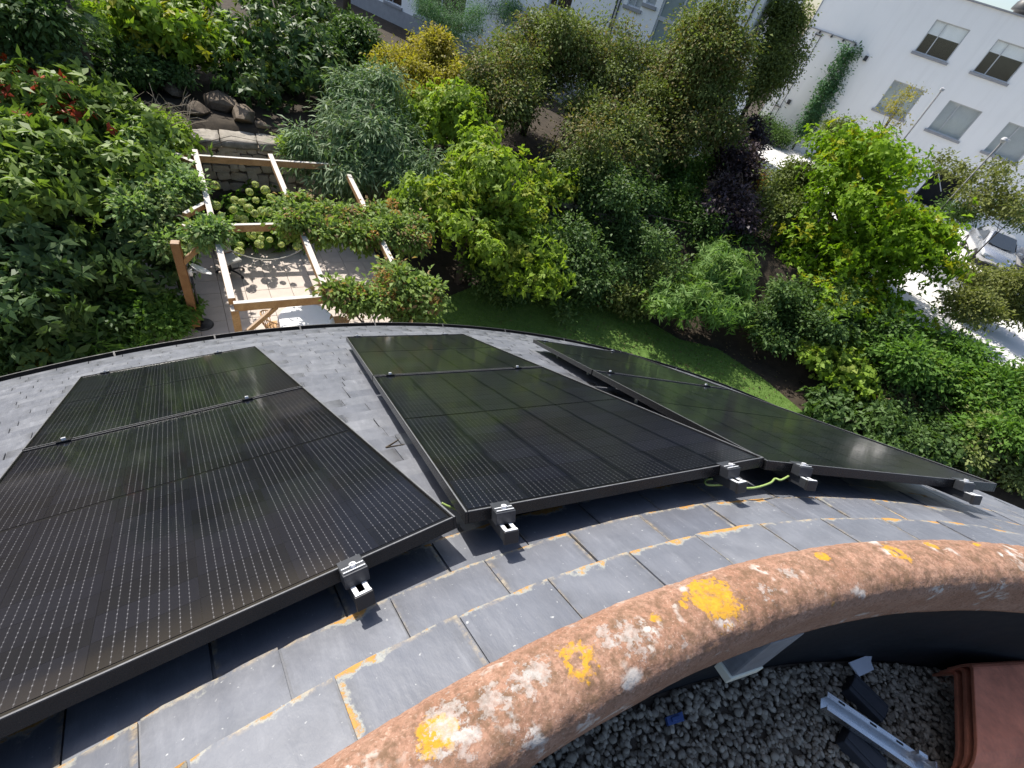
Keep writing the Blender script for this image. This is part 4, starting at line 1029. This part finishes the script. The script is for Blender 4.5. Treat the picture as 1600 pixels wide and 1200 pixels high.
plant('greygreen_shrub', 'grey green weeping shrub with narrow leaves right of the pergola', 'shrub', [(575, 205, -4.5, 85, 80), (530, 255, -5.2, 60, 60), (620, 265, -5.0, 60, 50)], 'willowgrey', 'lance', 270, 70, .24, GZ, droop=.75, young=.2, trunk=.10)
plant('bright_tree', 'bright yellow green tree standing at the edge of the lawn', 'tree', [(765, 300, -4.7, 95, 90), (705, 195, -4.1, 85, 55), (800, 390, -5.5, 85, 60), (690, 330, -5.0, 60, 50), (850, 290, -4.8, 40, 45)], 'bright', 'medium', 430, 56, .26, GZ, rosette=6, droop=.2, young=.32, young_top=.1, trunk=.11, foot=at(716, 440, GZ)[:2])
OL = 'tall olive green trees behind the lawn'
plant('olive_tree', 'leftmost tall olive green tree beside the yellow shrub', 'tree', [(845, 95, -2.3, 82, 66), (800, 150, -3.2, 70, 60)], 'olive', 'small', 330, 80, .32, UZ, young=.25, trunk=.14, group=OL)
plant('olive_tree', 'widest tall olive green tree in the middle of the row', 'tree', [(960, 130, -2.3, 105, 100), (930, 225, -3.6, 90, 60), (1000, 210, -3.2, 70, 60)], 'olive', 'small', 480, 80, .32, UZ, young=.25, trunk=.16, group=OL)
plant('olive_tree', 'tall olive green tree against the stair glazing', 'tree', [(1075, 105, 21.5, 85, 95), (1110, 60, 21.5, 50, 50), (1090, 190, 20.5, 70, 50)], 'olive', 'small', 330, 80, .32, UZ, young=.3, trunk=.14, group=OL)
plant('ivy_tree', 'dark ivy clad tree in the gap between two white buildings', 'tree', [(1190, 120, 27.5, 40, 55), (1215, 70, 27.8, 33, 55), (1225, 30, 28, 28, 40)], 'olive', 'small', 200, 70, .3, UZ, trunk=.13)
plant('copper_tree', 'dark purple leaved tree right of the olive trees', 'tree', [(1150, 255, -3.6, 52, 55), (1130, 330, -4.4, 48, 45), (1165, 215, -3.2, 34, 36)], 'purple', 'medium', 190, 60, .24, UZ, droop=.3, young=.15, trunk=.09)
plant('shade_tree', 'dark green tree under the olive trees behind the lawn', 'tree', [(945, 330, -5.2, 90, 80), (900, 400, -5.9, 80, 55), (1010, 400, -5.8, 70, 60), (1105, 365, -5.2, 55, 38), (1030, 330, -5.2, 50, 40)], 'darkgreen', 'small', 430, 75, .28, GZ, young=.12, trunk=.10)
plant('fresh_shrub', 'fresh green leafy patch before the purple tree', 'shrub', [(1065, 275, -4.6, 44, 38), (1050, 330, -5.0, 40, 36)], 'hedge', 'medium', 120, 60, .2, GZ, young=.2, trunk=.06)
plant('hedge_bank', 'low dark shrub at the back edge of the lawn', 'shrub', [(850, 440, -6.9, 70, 30), (920, 455, -6.9, 40, 26), (770, 425, -6.6, 50, 40)], 'darkgreen', 'small', 150, 60, .2, GZ, trunk=.04)
plant('wall_shrub', 'dull green shrub hanging over the stone at the lawn end', 'shrub', [(985, 470, -6.7, 36, 30), (1010, 440, -6.2, 34, 34)], 'olive', 'small', 80, 60, .18, GZ, trunk=.04)
plant('bamboo_shrub', 'soft green fan leaved shrub in the middle right', 'shrub', [(1135, 425, -5.5, 58, 42), (1060, 470, -6.0, 46, 34), (1115, 480, -6.1, 60, 26)], 'bamboo', 'lance', 230, 64, .22, GZ, rosette=8, droop=.35, young=.2, trunk=.06)
plant('lime_tree', 'big yellow green tree in front of the right building', 'tree', [(1340, 330, 21.5, 120, 85), (1270, 400, 20.5, 80, 70), (1390, 395, 21, 78, 68), (1330, 255, 22, 85, 36), (1455, 370, 21, 42, 42), (1330, 460, 20, 100, 45), (1290, 470, 19.2, 60, 40), (1365, 480, 19.4, 46, 32)], 'lime', 'medium', 760, 58, .32, UZ, rosette=6, young=.30, young_top=.25, trunk=.17)
plant('olive_bush', 'dull olive bush left of the big yellow green tree', 'shrub', [(1235, 290, 22.5, 46, 36), (1215, 330, 21, 36, 40)], 'olive', 'small', 130, 65, .26, UZ, trunk=.07)
plant('rust_bush', 'rusty orange leaved bush by the small pale courtyard', 'shrub', [(1180, 283, 25, 16, 14)], 'orange', 'small', 36, 50, .2, UZ, trunk=.03, limbs=3)
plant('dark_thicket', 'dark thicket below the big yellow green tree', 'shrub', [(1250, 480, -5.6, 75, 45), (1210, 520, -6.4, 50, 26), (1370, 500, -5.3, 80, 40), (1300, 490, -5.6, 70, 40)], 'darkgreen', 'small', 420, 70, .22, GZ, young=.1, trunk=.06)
plant('hydrangea_bush', 'lime green broad leaved bush at the right of the lawn', 'shrub', [(1325, 580, -6.35, 62, 34), (1320, 535, -6.1, 36, 24), (1278, 556, -6.3, 26, 22)], 'hosta', 'hosta', 130, 28, .17, GZ, rosette=5, droop=.2, young=.2, trunk=.04)
plant('boundary_hedge', 'long clipped hedge between the garden and the street', 'hedge', [(1415, 550, -5.5, 75, 40), (1490, 580, -5.4, 80, 34), (1590, 622, -5.2, 75, 34), (1555, 650, -5.7, 85, 36), (1470, 600, -5.9, 75, 36)], 'hedge', 'medium', 640, 62, .24, GZ, young=.22, young_top=.2, trunk=.08)
plant('variegated_shrub', 'pale variegated bush at the right edge above the panels', 'shrub', [(1560, 685, -6.0, 60, 40), (1510, 700, -6.4, 34, 22), (1590, 730, -6.3, 40, 30)], 'varieg', 'small', 230, 62, .18, GZ, young=.2, trunk=.05)
plant('aralia', 'brownish long leaved plant between the lime bush and the hedge', 'plant', [(1440, 610, -6.3, 34, 20), (1450, 650, -6.6, 30, 18), (1400, 625, -6.5, 26, 18)], 'brown', 'big', 46, 30, .14, GZ, rosette=8, droop=.3, trunk=.03)
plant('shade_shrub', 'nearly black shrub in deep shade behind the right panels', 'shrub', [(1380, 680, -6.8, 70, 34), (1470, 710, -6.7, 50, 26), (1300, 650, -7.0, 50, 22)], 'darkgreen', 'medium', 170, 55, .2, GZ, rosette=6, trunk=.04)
plant('evergreen_shrub', 'dark evergreen shrub at the foot of the hedge', 'shrub', [(1480, 630, -6.3, 70, 40), (1430, 665, -6.6, 70, 34), (1395, 590, -6.2, 50, 40), (1540, 660, -6.2, 50, 30)], 'darkgreen', 'small', 330, 60, .2, GZ, trunk=.04)
# street side
plant('street_tree', 'round dull green street tree on the pale pavement', 'tree', [(1545, 455, -3.9, 58, 46), (1520, 485, -4.1, 40, 26)], 'street', 'small', 190, 52, .2, UZ, trunk=.05, limbs=16)
plant('wispy_tree', 'wispy grey green tree between lamp and silver car', 'tree', [(1525, 310, 30, 48, 26), (1555, 285, 31, 40, 26), (1575, 320, 30, 36, 30), (1480, 270, 32, 30, 22)], 'street', 'medium', 62, 30, .26, UZ, droop=.35, trunk=.03, limbs=26)
plant('dark_street_tree', 'dark green tree at the right edge above the silver car', 'tree', [(1590, 335, 31.5, 34, 18), (1500, 335, 30, 26, 14)], 'darkgreen', 'small', 60, 50, .3, UZ, trunk=.03)
plant('wall_climber', 'dark climber growing up the white wall of the right building', 'climber', [(1262, 195, 42.4, 22, 18, .25), (1280, 165, 42.4, 26, 22, .22), (1300, 130, 42.5, 24, 24, .2), (1322, 92, 42.6, 22, 20, .18)], 'conifer', 'medium', 120, 34, .24, UZ, trunk=.05, limbs=22, lobes=0)
plant('yellow_sapling', 'thin sapling with yellow leaves before a lower window', 'tree', [(1385, 200, 36, 20, 20), (1405, 165, 36, 26, 18), (1428, 145, 36, 15, 10)], 'yellow', 'small', 24, 26, .26, UZ, young=.2, trunk=.05, limbs=14, lobes=0)
plant('doorway_shrub', 'olive shrub before the dark doorway of the right building', 'shrub', [(1310, 210, 37, 26, 16)], 'olive', 'small', 60, 60, .34, UZ, trunk=.05)
plant('foundation_hedge', 'dark low hedge along the foot of the right building', 'hedge', [(1195, 200, 41.5, 26, 13), (1220, 215, 41, 24, 12)], 'darkgreen', 'small', 100, 60, .34, UZ, trunk=.05, limbs=4)

# pergola climbers with rusty flower heads
def climber(label, ells, nfl, foot, kind='climber'):
    sub = []
    for e in ells:
        for q in range(4): sub.append((e[0] + random.gauss(0, .55) * e[3], e[1] + random.gauss(0, .55) * e[4], e[2] + random.uniform(-.12, .10), e[3] * random.uniform(.28, .5), e[4] * random.uniform(.3, .6)))
        sub.append((e[0] + random.gauss(0, .8) * e[3], e[1] + e[4] * random.uniform(.4, .9), e[2] - random.uniform(.2, .5), e[3] * .16, e[4] * .7))
    t = plant('climbing_hydrangea', label, 'climber', sub, kind, 'small', 46 * len(ells), 40, .15, GZ, droop=.5, young=.12, lobes=0, trunk=.028, group='climbers on the pergola', limbs=8, foot=foot)
    loc = np.array(t.location)
    if nfl:
        Cs = []
        for i in range(nfl):
            e = random.choice(ells); P = at(e[0], e[1], e[2]); k = mpp(P); th = random.uniform(0, 6.28); ph = random.uniform(.0, 1.2)
            c = P + np.array([math.cos(th) * math.cos(ph) * e[3], math.sin(th) * math.cos(ph) * e[3], math.sin(ph) * e[4]]) * k * .95 - loc
            n = 80; d = rng.normal(size=(n, 3)); d /= np.linalg.norm(d, axis=1, keepdims=True)
            me = leaf_mesh('flower_head', c + d * np.array([.13, .13, .075]), d + rng.normal(size=d.shape) * .5, d, np.full(n, .055), np.full(n, .05), rng.random(n), (rng.random(n) < .2).astype(float))
            link('flower_head', me, LF['orange'], t)
    return t
climber('climber with rusty flower heads on the near right pergola corner', [(615, 440, -4.85, 22, 13), (650, 455, -4.95, 22, 13), (600, 462, -5.0, 16, 10), (632, 470, -5.15, 24, 14), (668, 472, -5.1, 12, 10), (642, 486, -5.4, 18, 11)], 34, pt(638, 449)[:2])
climber('climber spilling over the far right of the pergola', [(590, 345, -4.85, 34, 20), (545, 335, -4.9, 28, 16), (635, 335, -5.0, 28, 26), (605, 372, -5.0, 30, 12), (560, 365, -5.0, 22, 10), (650, 375, -5.1, 18, 14)], 14, pt(566, 260)[:2])
climber('climber clump on the middle beam of the pergola', [(460, 325, -4.85, 24, 17), (475, 345, -4.9, 25, 15), (500, 360, -4.95, 22, 14)], 0, pt(440, 262)[:2])
climber('yellowish climber strand along the near pergola beam', [(530, 456, -4.95, 12, 5), (560, 464, -5.0, 14, 7)], 2, pt(634, 458)[:2])
climber('golden creeper spilling over the wall coping by the pergola', [(250, 205, -5.05, 36, 14), (275, 215, -5.05, 24, 12), (455, 225, -5.15, 14, 8)], 0, pt(252, 226)[:2], 'hosta')

# hydrangea under the pergola, one part per flower head
hb = plant('mophead_hydrangea', 'hydrangea bush with pale green mophead flowers under the pergola', 'shrub', [(395, 335, -6.85, 50, 26), (430, 355, -6.9, 44, 22), (365, 370, -7.0, 30, 18)], 'hedge', 'broad', 110, 36, .18, GZ, rosette=5, trunk=.04, lobes=0)
n = 130; d = rng.normal(size=(n, 3)); d /= np.linalg.norm(d, axis=1, keepdims=True)
tg = np.cross(d, rng.normal(size=d.shape))
fl_me = leaf_mesh('flower_head', d * .098 - tg / np.linalg.norm(tg, axis=1, keepdims=True) * .024, tg, d, np.full(n, .05), np.full(n, .05), rng.random(n), (rng.random(n) < .25).astype(float), .05)
fl_me.materials.append(LF['floret'])
hz = [(1065, 885), (845, 885), (920, 905), (1165, 780), (1220, 855), (990, 970), (830, 985), (1055, 1025), (1130, 1000), (1200, 1010), (1000, 800), (1060, 720), (700, 1050), (640, 730), (875, 1070), (940, 1085), (650, 940)]
hp = [(240 + x / 6.667, 180 + y / 6.667) for x, y in hz] + [(240 + x / 6.667, 350 + y / 6.667) for x, y in [(1020, 110), (1120, 150), (1105, 80), (1330, 215), (1210, 165), (1100, 210), (905, 220), (890, 290), (1495, 235), (765, 90)]]
for px, py in hp:
    z = -5.9 - (py - 290) / 100 * .70; P = at(px, py, z) - np.array(hb.location)
    o = link('flower_head', fl_me, None, hb); o.location = P; s = random.uniform(.85, 1.35); o.scale = (s, s, s * .85); o.rotation_euler = (random.uniform(-.5, .5), random.uniform(-.5, .5), random.uniform(0, 6))

# palm: a trunk and a fan of stiff leaves
P = at(95, -20, -2.6); t = thing('palm_tree', (P[0], P[1], UZ), 'spiky dark palm at the top left edge', 'palm')
m = MB(); m.tube([(0, 0, -.1), (.03, 0, 1.2), (0, .02, 2.3)], [.16, .13, .12], 10); m.build('trunk', M['bark'], t, smooth=True)
PP, DD, NN, LL, WW = [], [], [], [], []
for i in range(34):
    th = random.uniform(0, 6.28); el = random.uniform(-1.1, .9); ax_ = np.array([math.cos(th) * math.cos(el), math.sin(th) * math.cos(el), math.sin(el)]); c = np.array([0, 0, 2.35]) + ax_ * .45
    sd_ = np.cross(ax_, [0, 0, 1]); sd_ /= np.linalg.norm(sd_) + 1e-6
    for j in range(15):
        f = (j - 7) / 7 * 1.15; dv = ax_ * math.cos(f) + sd_ * math.sin(f) + np.array([0, 0, -.15]); PP.append(c); DD.append(dv); NN.append(np.cross(dv, sd_) + rng.normal(size=3) * .1); LL.append(random.uniform(.5, .7)); WW.append(.035)
n = len(PP); link('crown', leaf_mesh('crown', np.array(PP), np.array(DD), np.array(NN), np.array(LL), np.array(WW), rng.random(n), np.zeros(n)), LF['rhodo'], t)
# dead shoots under the olive trees
m = MB()
for i in range(16):
    a = Vector(at(random.uniform(835, 905), random.uniform(235, 262), -5.0)); m.tube([a, a + Vector((random.uniform(-.3, .5), random.uniform(-.3, .2), random.uniform(.5, 1.0)))], [.014, .006], 4, False)
tag(m.build('bare_shoots', M['bark_pale']), 'bare pale shoots in the dark gap right of the bright tree', 'shoots', kind='stuff')
# fallen leaves on lawn and bed
n = 650; lx = []
while len(lx) < n:
    P = at(random.gauss(1080, 170), random.gauss(545, 55), GZ + .03)
    if P[0] < 16 and P[1] > 8.8: lx.append(P)
lx = np.array(lx)
tag(link('fallen_leaves', leaf_mesh('fallen_leaves', lx, rng.normal(size=(n, 3)) * np.array([1, 1, .1]), np.tile([0, 0, 1.], (n, 1)) + rng.normal(size=(n, 3)) * .2, rng.uniform(.05, .11, n), rng.uniform(.03, .06, n), rng.random(n), (rng.random(n) < .3).astype(float)), LF['brown']), 'scattered fallen leaves at the right of the lawn', 'leaves', kind='stuff')

# ------------------------------------------------------------------ white buildings
def facade_frame(D): return Matrix(((TD[0], NR[0], 0, CAM[0] + NR[0] * D), (TD[1], NR[1], 0, CAM[1] + NR[1] * D), (0, 0, 1, 0), (0, 0, 0, 1)))
def facade(t, a0, a1, z0, z1, holes, depth, mat):
    """front wall as strips round rectangular holes (local x along, y inwards, z up), with real reveals"""
    xs = sorted({a0, a1, *[h[0] for h in holes], *[h[1] for h in holes]}); zs = sorted({z0, z1, *[h[2] for h in holes], *[h[3] for h in holes]})
    m = MB()
    for i in range(len(xs) - 1):
        for j in range(len(zs) - 1):
            cx, cz = (xs[i] + xs[i + 1]) / 2, (zs[j] + zs[j + 1]) / 2
            if any(h[0] < cx < h[1] and h[2] < cz < h[3] for h in holes): continue
            m.add([(xs[i], 0, zs[j]), (xs[i + 1], 0, zs[j]), (xs[i + 1], 0, zs[j + 1]), (xs[i], 0, zs[j + 1])], [(0, 1, 2, 3)])
    for x0, x1, y0, y1 in holes:
        for A, B in (((x0, y0), (x1, y0)), ((x1, y0), (x1, y1)), ((x1, y1), (x0, y1)), ((x0, y1), (x0, y0))): m.add([(A[0], 0, A[1]), (B[0], 0, B[1]), (B[0], .22, B[1]), (A[0], .22, A[1])], [(0, 1, 2, 3)])
    m.add([(a0, 0, z0), (a0, depth, z0), (a0, depth, z1), (a0, 0, z1), (a1, 0, z0), (a1, depth, z0), (a1, depth, z1), (a1, 0, z1)], [(0, 1, 2, 3), (4, 7, 6, 5), (1, 5, 6, 2), (3, 2, 6, 7)])
    m.build('wall', mat, t)
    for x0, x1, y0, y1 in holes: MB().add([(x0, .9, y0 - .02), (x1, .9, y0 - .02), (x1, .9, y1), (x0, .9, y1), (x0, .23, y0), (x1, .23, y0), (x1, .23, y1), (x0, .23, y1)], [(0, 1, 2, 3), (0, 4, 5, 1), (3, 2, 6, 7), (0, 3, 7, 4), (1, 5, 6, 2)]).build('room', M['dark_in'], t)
def window(t, x0, x1, y0, y1, blind=None, mull=.34, sill=True):
    f = .055; m = MB()
    for s in ((x0 + f / 2, f), (x1 - f / 2, f)): m.box((s[0], .15, (y0 + y1) / 2), (s[1], .07, y1 - y0))
    for yy in (y0 + f / 2, y1 - f / 2): m.box(((x0 + x1) / 2, .15, yy), (x1 - x0 - 2 * f, .069, f))
    if mull: m.box((x0 + (x1 - x0) * mull, .15, (y0 + y1) / 2), (f, .068, y1 - y0 - 2 * f))
    w = m.build('window', M['win_frame'], t)
    xm = x0 + (x1 - x0) * (mull or .5)
    for A, B in (((x0 + f, xm - f / 2), (xm + f / 2, x1 - f)) if mull else ((x0 + f, x1 - f),)):
        MB().box(((A + B) / 2, .16, (y0 + y1) / 2), (B - A, .008, y1 - y0 - 2 * f)).build('pane', M['glass'], w)
    if blind:
        frac, mt = blind; hh = (y1 - y0) * frac; MB().box(((x0 + x1) / 2, (.19), y1 - hh / 2), (x1 - x0 - .02, .012, hh)).build('blind', M[mt], w)
    if sill: MB().box(((x0 + x1) / 2, .0, y0 - .07), (x1 - x0 + .24, .20, .138)).build('sill', M['grey_sill'], w, bevel=.008, seg=1)
DR = 43.0
bR = thing('white_building', None, 'white rendered building with six windows at the top right', 'building', matrix=facade_frame(DR))
Z1T, Z1B, Z3T, Z3B = 3.53, 1.92, .39, -1.28
up = [(-.05 + 3.37 * i, 1.84 + 3.37 * i, Z1B, Z1T) for i in range(3)]; lo = [(-.03 + 3.37 * i, 1.86 + 3.37 * i, Z3B, Z3T) for i in range(3)]
dr = [(-1.56, .35, UZ, -2.66), (5.34, 7.4, UZ, -2.9)]
facade(bR, -6.45, 24, UZ - .1, 4.62, up + lo + dr, 13, M['white_wall'])
for i, h in enumerate(up): window(bR, *h, blind=(.42 if i == 0 else .36, 'blind_up'))
for h in lo: window(bR, *h, blind=(.98, 'blind_grey'))
for x0, x1, y0, y1 in dr:
    m = MB(); m.box((x0 + .04, .1, (y0 + y1) / 2), (.08, .12, y1 - y0)); m.box((x1 - .04, .1, (y0 + y1) / 2), (.08, .12, y1 - y0)); m.box(((x0 + x1) / 2, .1, y1 - .04), (x1 - x0 - .16, .118, .08)); dd_ = m.build('door', M['dark_frame'], bR)
    m = MB(); m.beam((x0 + .1, .1, y1 - .1), (x0 + (x1 - x0) * .55, .1, y1 - 1.1), .05, .05); m.build('door_bar', M['win_frame'], dd_)
MB().box((8.8, .0, 4.66), (30.6, .22, .075)).build('roof_edge', M['grey_sill'], bR)
MB().box((-4.82, -.05, 1.40), (3.2, .10, .06)).build('ledge', M['grey_sill'], bR)
for i in range(5): MB().box((-6.35 + .78 * i, -.08, 1.30), (.10, .15, .13)).build('bracket', M['dark_frame'], bR)
MB().box((-6.40, -.03, -.8), (.05, .05, 8.2)).build('corner_trim', M['grey_sill'], bR)
rl = thing('wall_trellis', None, 'pair of thin dark rods with crosspieces up the white wall', 'trellis', matrix=facade_frame(DR))
for x in (-5.72, -5.38):
    m = MB(); m.tube([(x, -.10, UZ + .1), (x, -.10, 1.25)], .022, 6); m.build('rod', M['dark_frame'], rl)
for z in (1.15, -.1, -1.6, -3.1, -4.2):
    m = MB(); m.box((-5.55, -.08, z), (.48, .08, .05)); m.build('crosspiece', M['dark_frame'], rl)
for px, py, lab in ((1233, 159, 'small black wall lamp beside the thin rods'), (1353, 91, 'small black wall lamp beside the climber top')):
    a, z = az(px, py, DR); t = thing('wall_lamp', fac(a, DR, z), lab, 'lamp', 'wall lamps on the white building', rz=PSI); m = MB(); m.box((0, -.07, 0), (.20, .14, .26)); m.box((0, -.09, -.135), (.24, .18, .012)); m.build('lamp_housing', M['dark_frame'], t, bevel=.01)
a, z = az(1594, 15, DR + 1.0); t = thing('roof_cowl', fac(a + .2, DR + 1.2, 4.62), 'dark rounded vent cowl on the roof edge at top right', 'vent', rz=PSI)
m = MB(); m.lathe([(.42, 0), (.42, .25), (.62, .28), (.62, .36), (.56, .62), (.40, .82), (.18, .92), (.0001, .95)], 22); m.build('cowl_hood', M['dark_frame'], t, smooth=True)
m = MB(); m.lathe([(.30, .0), (.30, .27), (.28, .27)], 18); m.build('cowl_neck', M['pole'], t)

DL = 26.7
bL = thing('white_block', None, 'white rendered block behind the olive trees at the top', 'building', matrix=facade_frame(DL))
w1 = [(-27.9, -26.55, -4.1, -2.8), (-25.3, -21.6, -4.1, -2.2)]; w2 = [(-16.3, -14.95, -1.23, .1), (-19.6, -18.2, -1.23, .1)]; w3 = [(-12.05, -11.3, -.13, .95), (-11.15, -10.65, .17, 1.2), (-7.3, -6.75, -.35, .82)]
gl = [(-10.35, -8.8, -4.9, 1.9)]
facade(bL, -48, -6.1, UZ - .1, 3.4, w1 + w2 + w3 + gl, 9, M['white_wall'])
for h in w1: window(bL, *h, mull=.34 if h[1] - h[0] < 2 else .5)
for h in w2: window(bL, *h)
for h in w3: window(bL, *h, blind=(.98, 'blind_grey'), mull=.5 if h[0] < -12 else 0)
x0, x1, y0, y1 = gl[0]; m = MB()
for x in (x0 + .05, x1 - .05, (x0 + x1) / 2 + .25): m.box((x, .12, (y0 + y1) / 2), (.08, .10, y1 - y0))
for z in (y0 + .05, -3.2, -1.35, -.15, 1.2): m.box(((x0 + x1) / 2, .12, z), (x1 - x0 - .1, .098, .16 if z != -1.35 else .3))
sg = m.build('stair_glazing', M['win_frame'], bL); MB().box(((x0 + x1) / 2, .13, (y0 + y1) / 2), (x1 - x0 - .1, .02, y1 - y0)).build('pane', M['stair_glass'], sg)
for x in (-12.52, -12.36, -6.35):
    m = MB(); m.tube([(x, -.07, UZ + .1), (x, -.07, 3.2)], .035, 8); m.build('downpipe', M['dark_frame'], bL)
MB().box((-27, -.02, UZ + .35), (42, .05, .9)).build('plinth', M['grey_sill'], bL)
m = MB(); m.box((-26.9, .0, 3.44), (42.4, .24, .075)); m.build('roof_edge', M['grey_sill'], bL)
# trunk-like post and boards in the yard
for px, py, z, h, lab in ((541, 45, UZ, 4.2, 'tall dark bare trunk at the edge of the shaded yard'),):
    P = at(px, py, z); t = thing('bare_trunk', P, lab, 'trunk'); m = MB(); m.tube([(0, 0, -.1), (.05, 0, h * .5), (.02, .05, h)], [.22, .18, .15], 10); m.build('trunk', M['bark'], t, smooth=True); m = MB(); m.tube([(.04, 0, h * .6), (.5, .1, h * .8), (.9, .2, h)], [.09, .06, .04], 7); m.build('limb', M['bark'], t, smooth=True)
for px, py, dx, dy, lab in ((574, 82, .45, .5, 'grey wooden board standing in the yard beside the dark shrub'), (540, 145, .6, .3, 'pale wooden plank leaning by the grey green shrub')):
    P = at(px, py, UZ + .3); m = MB(); m.box((0, 0, 0), (.34, .05, 1.1), Matrix.Rotation(-.5, 3, 'X') @ Matrix.Rotation(.3, 3, 'Y')); m.box((.0, .06, .1), (.40, .03, .08), Matrix.Rotation(-.5, 3, 'X') @ Matrix.Rotation(.3, 3, 'Y')); o = m.build('board', M['bark_pale'], bevel=.006); o.location = P; tag(o, lab, 'board', 'boards in the yard')

# lamp posts
def lamp_post(px0, py0, px1, py1, D, r, label, headed):
    top = onplane(px0, py0, D); t = thing('lamp_post', (top[0], top[1], UZ), label, 'lamp post', 'lamp posts on the street'); h = top[2] - UZ
    m = MB(); m.tube([(0, 0, 0), (0, 0, .9), (0, 0, .95), (0, 0, h)], [r * 1.5, r * 1.5, r, r * .75], 10); m.build('pole', M['pole'], t, smooth=True)
    m = MB()
    if headed: m.lathe([(r * .9, h - .05), (.10, h + .02), (.13, h + .08), (.09, h + .16), (.0001, h + .20)], 16); m.box((.16, 0, h + .10), (.30, .16, .10))
    else: m.lathe([(r * .8, h - .02), (.10, h + .04), (.10, h + .14), (.0001, h + .18)], 12)
    m.build('lamp_head', M['pole_head'], t, smooth=False)
lamp_post(1470, 143, 1405, 228, 35, .04, 'thin grey lamp post before the lower windows', False)
lamp_post(1566, 222, 1490, 302, 30, .045, 'grey lamp post with white head at the right edge', True)

# cars
def car(loc, rz, paint, label):
    t = thing('parked_car', loc, label, 'car', 'cars parked in front of the right building', rz=rz)
    # side profile, x forward
    st = [(-2.05, .45, .80, .62), (-2.0, .32, .92, .80), (-1.75, .28, .98, .86), (-1.2, .27, 1.00, .88), (-.3, .27, 1.00, .89), (.6, .27, .98, .89), (.95, .27, .95, .88), (1.5, .28, .86, .85), (1.9, .32, .74, .76), (2.08, .42, .62, .55)]
    vs_ = []; fs = []; n = 10
    for x, z0, z1, hw in st:
        sec = [(-hw * .9, z0), (-hw, z0 + .12), (-hw, (z0 + z1) / 2), (-hw * .97, z1 - .08), (-hw * .86, z1), (hw * .86, z1), (hw * .97, z1 - .08), (hw, (z0 + z1) / 2), (hw, z0 + .12), (hw * .9, z0)]
        vs_ += [(x, y, z) for y, z in sec]
    for i in range(len(st) - 1):
        for k_ in range(n): fs.append((i * n + k_, i * n + (k_ + 1) % n, (i + 1) * n + (k_ + 1) % n, (i + 1) * n + k_))
    fs += [tuple(range(n)), tuple((len(st) - 1) * n + k_ for k_ in range(n))[::-1]]
    m = MB(); m.add(vs_, fs); body = m.build('body', paint, t, smooth=True)
    rf = [(-1.95, .95, .70), (-1.55, 1.38, .62), (-.7, 1.49, .63), (.05, 1.46, .62), (.45, 1.245, .66), (1.05, .93, .76)]
    vs_ = []; fs = []; n = 6
    for x, z1, hw in rf: vs_ += [(x, y, z) for y, z in ((-max(hw, .78), .93), (-hw, z1 - .09), (-hw * .82, z1), (hw * .82, z1), (hw, z1 - .09), (max(hw, .78), .93))]
    for i in range(len(rf) - 1):
        for k_ in range(n - 1): fs.append((i * n + k_, i * n + k_ + 1, (i + 1) * n + k_ + 1, (i + 1) * n + k_))
    m = MB(); m.add(vs_, fs); m.build('roof', paint, t, smooth=True)
    def gl(name, P):
        m = MB(); m.add(P, [(0, 1, 2, 3)]); m.build(name, M['car_glass'], t)
    gl('windscreen', [(.14, -.53, 1.452), (.14, .53, 1.452), (1.00, .63, 1.0), (1.00, -.63, 1.0)])
    gl('rear_window', [(-1.60, -.5, 1.37), (-1.60, .5, 1.37), (-1.95, .58, 1.0), (-1.95, -.58, 1.0)])
    for s in (-1, 1):
        gl('side_window', [(-1.35, s * .645, 1.30), (.05, s * .645, 1.34), (.70, s * .775, 1.0), (-1.5, s * .775, 1.0)])
        m = MB(); m.box((.62, s * .97, 1.0), (.12, .20, .13)); m.build('mirror', paint, t, bevel=.03)
        m = MB(); m.box((1.93, s * .60, .66), (.22, .26, .13), Matrix.Rotation(s * -.25, 3, 'Z')); m.build('headlight', M['lamp_lens'], t, bevel=.03)
        for x in (-1.30, 1.32):
            m = MB(); m.lathe([(.20, -.09), (.31, -.09), (.325, -.05), (.325, .05), (.31, .09), (.20, .09)], 24, (x, s * .80, .325), Matrix.Rotation(math.pi / 2, 3, 'X')); w = m.build('wheel', M['tyre'], t)
            m = MB(); m.lathe([(.0001, -.095), (.10, -.10), (.21, -.085), (.21, .085), (.10, .10), (.0001, .095)], 20, (x, s * .80, .325), Matrix.Rotation(math.pi / 2, 3, 'X')); m.build('rim', M['alu'], w)
    for x in (1.99,): m = MB(); m.box((2.02, 0, .45), (.10, .9, .12)); m.build('grille', M['black_plastic'], t, bevel=.02)
    m = MB()
    for s in (-1, 1): m.beam((1.05, s * .1 - .2, .975), (.95, s * .5 - .05, 1.035), .02, .015)
    m.build('wiper', M['black_plastic'], t)
    return t
P = at(1555, 382, UZ + .9); hd = math.atan2(-NR[1], -NR[0])
car((P[0], P[1], UZ + .012), hd + .05, M['car_silver'], 'silver car parked facing the camera in front of the white building')
Q = P + TD * 2.35 + NR * .3
car((Q[0], Q[1], UZ + .012), hd, M['car_dark'], 'dark blue car parked beside the silver car at the right edge')
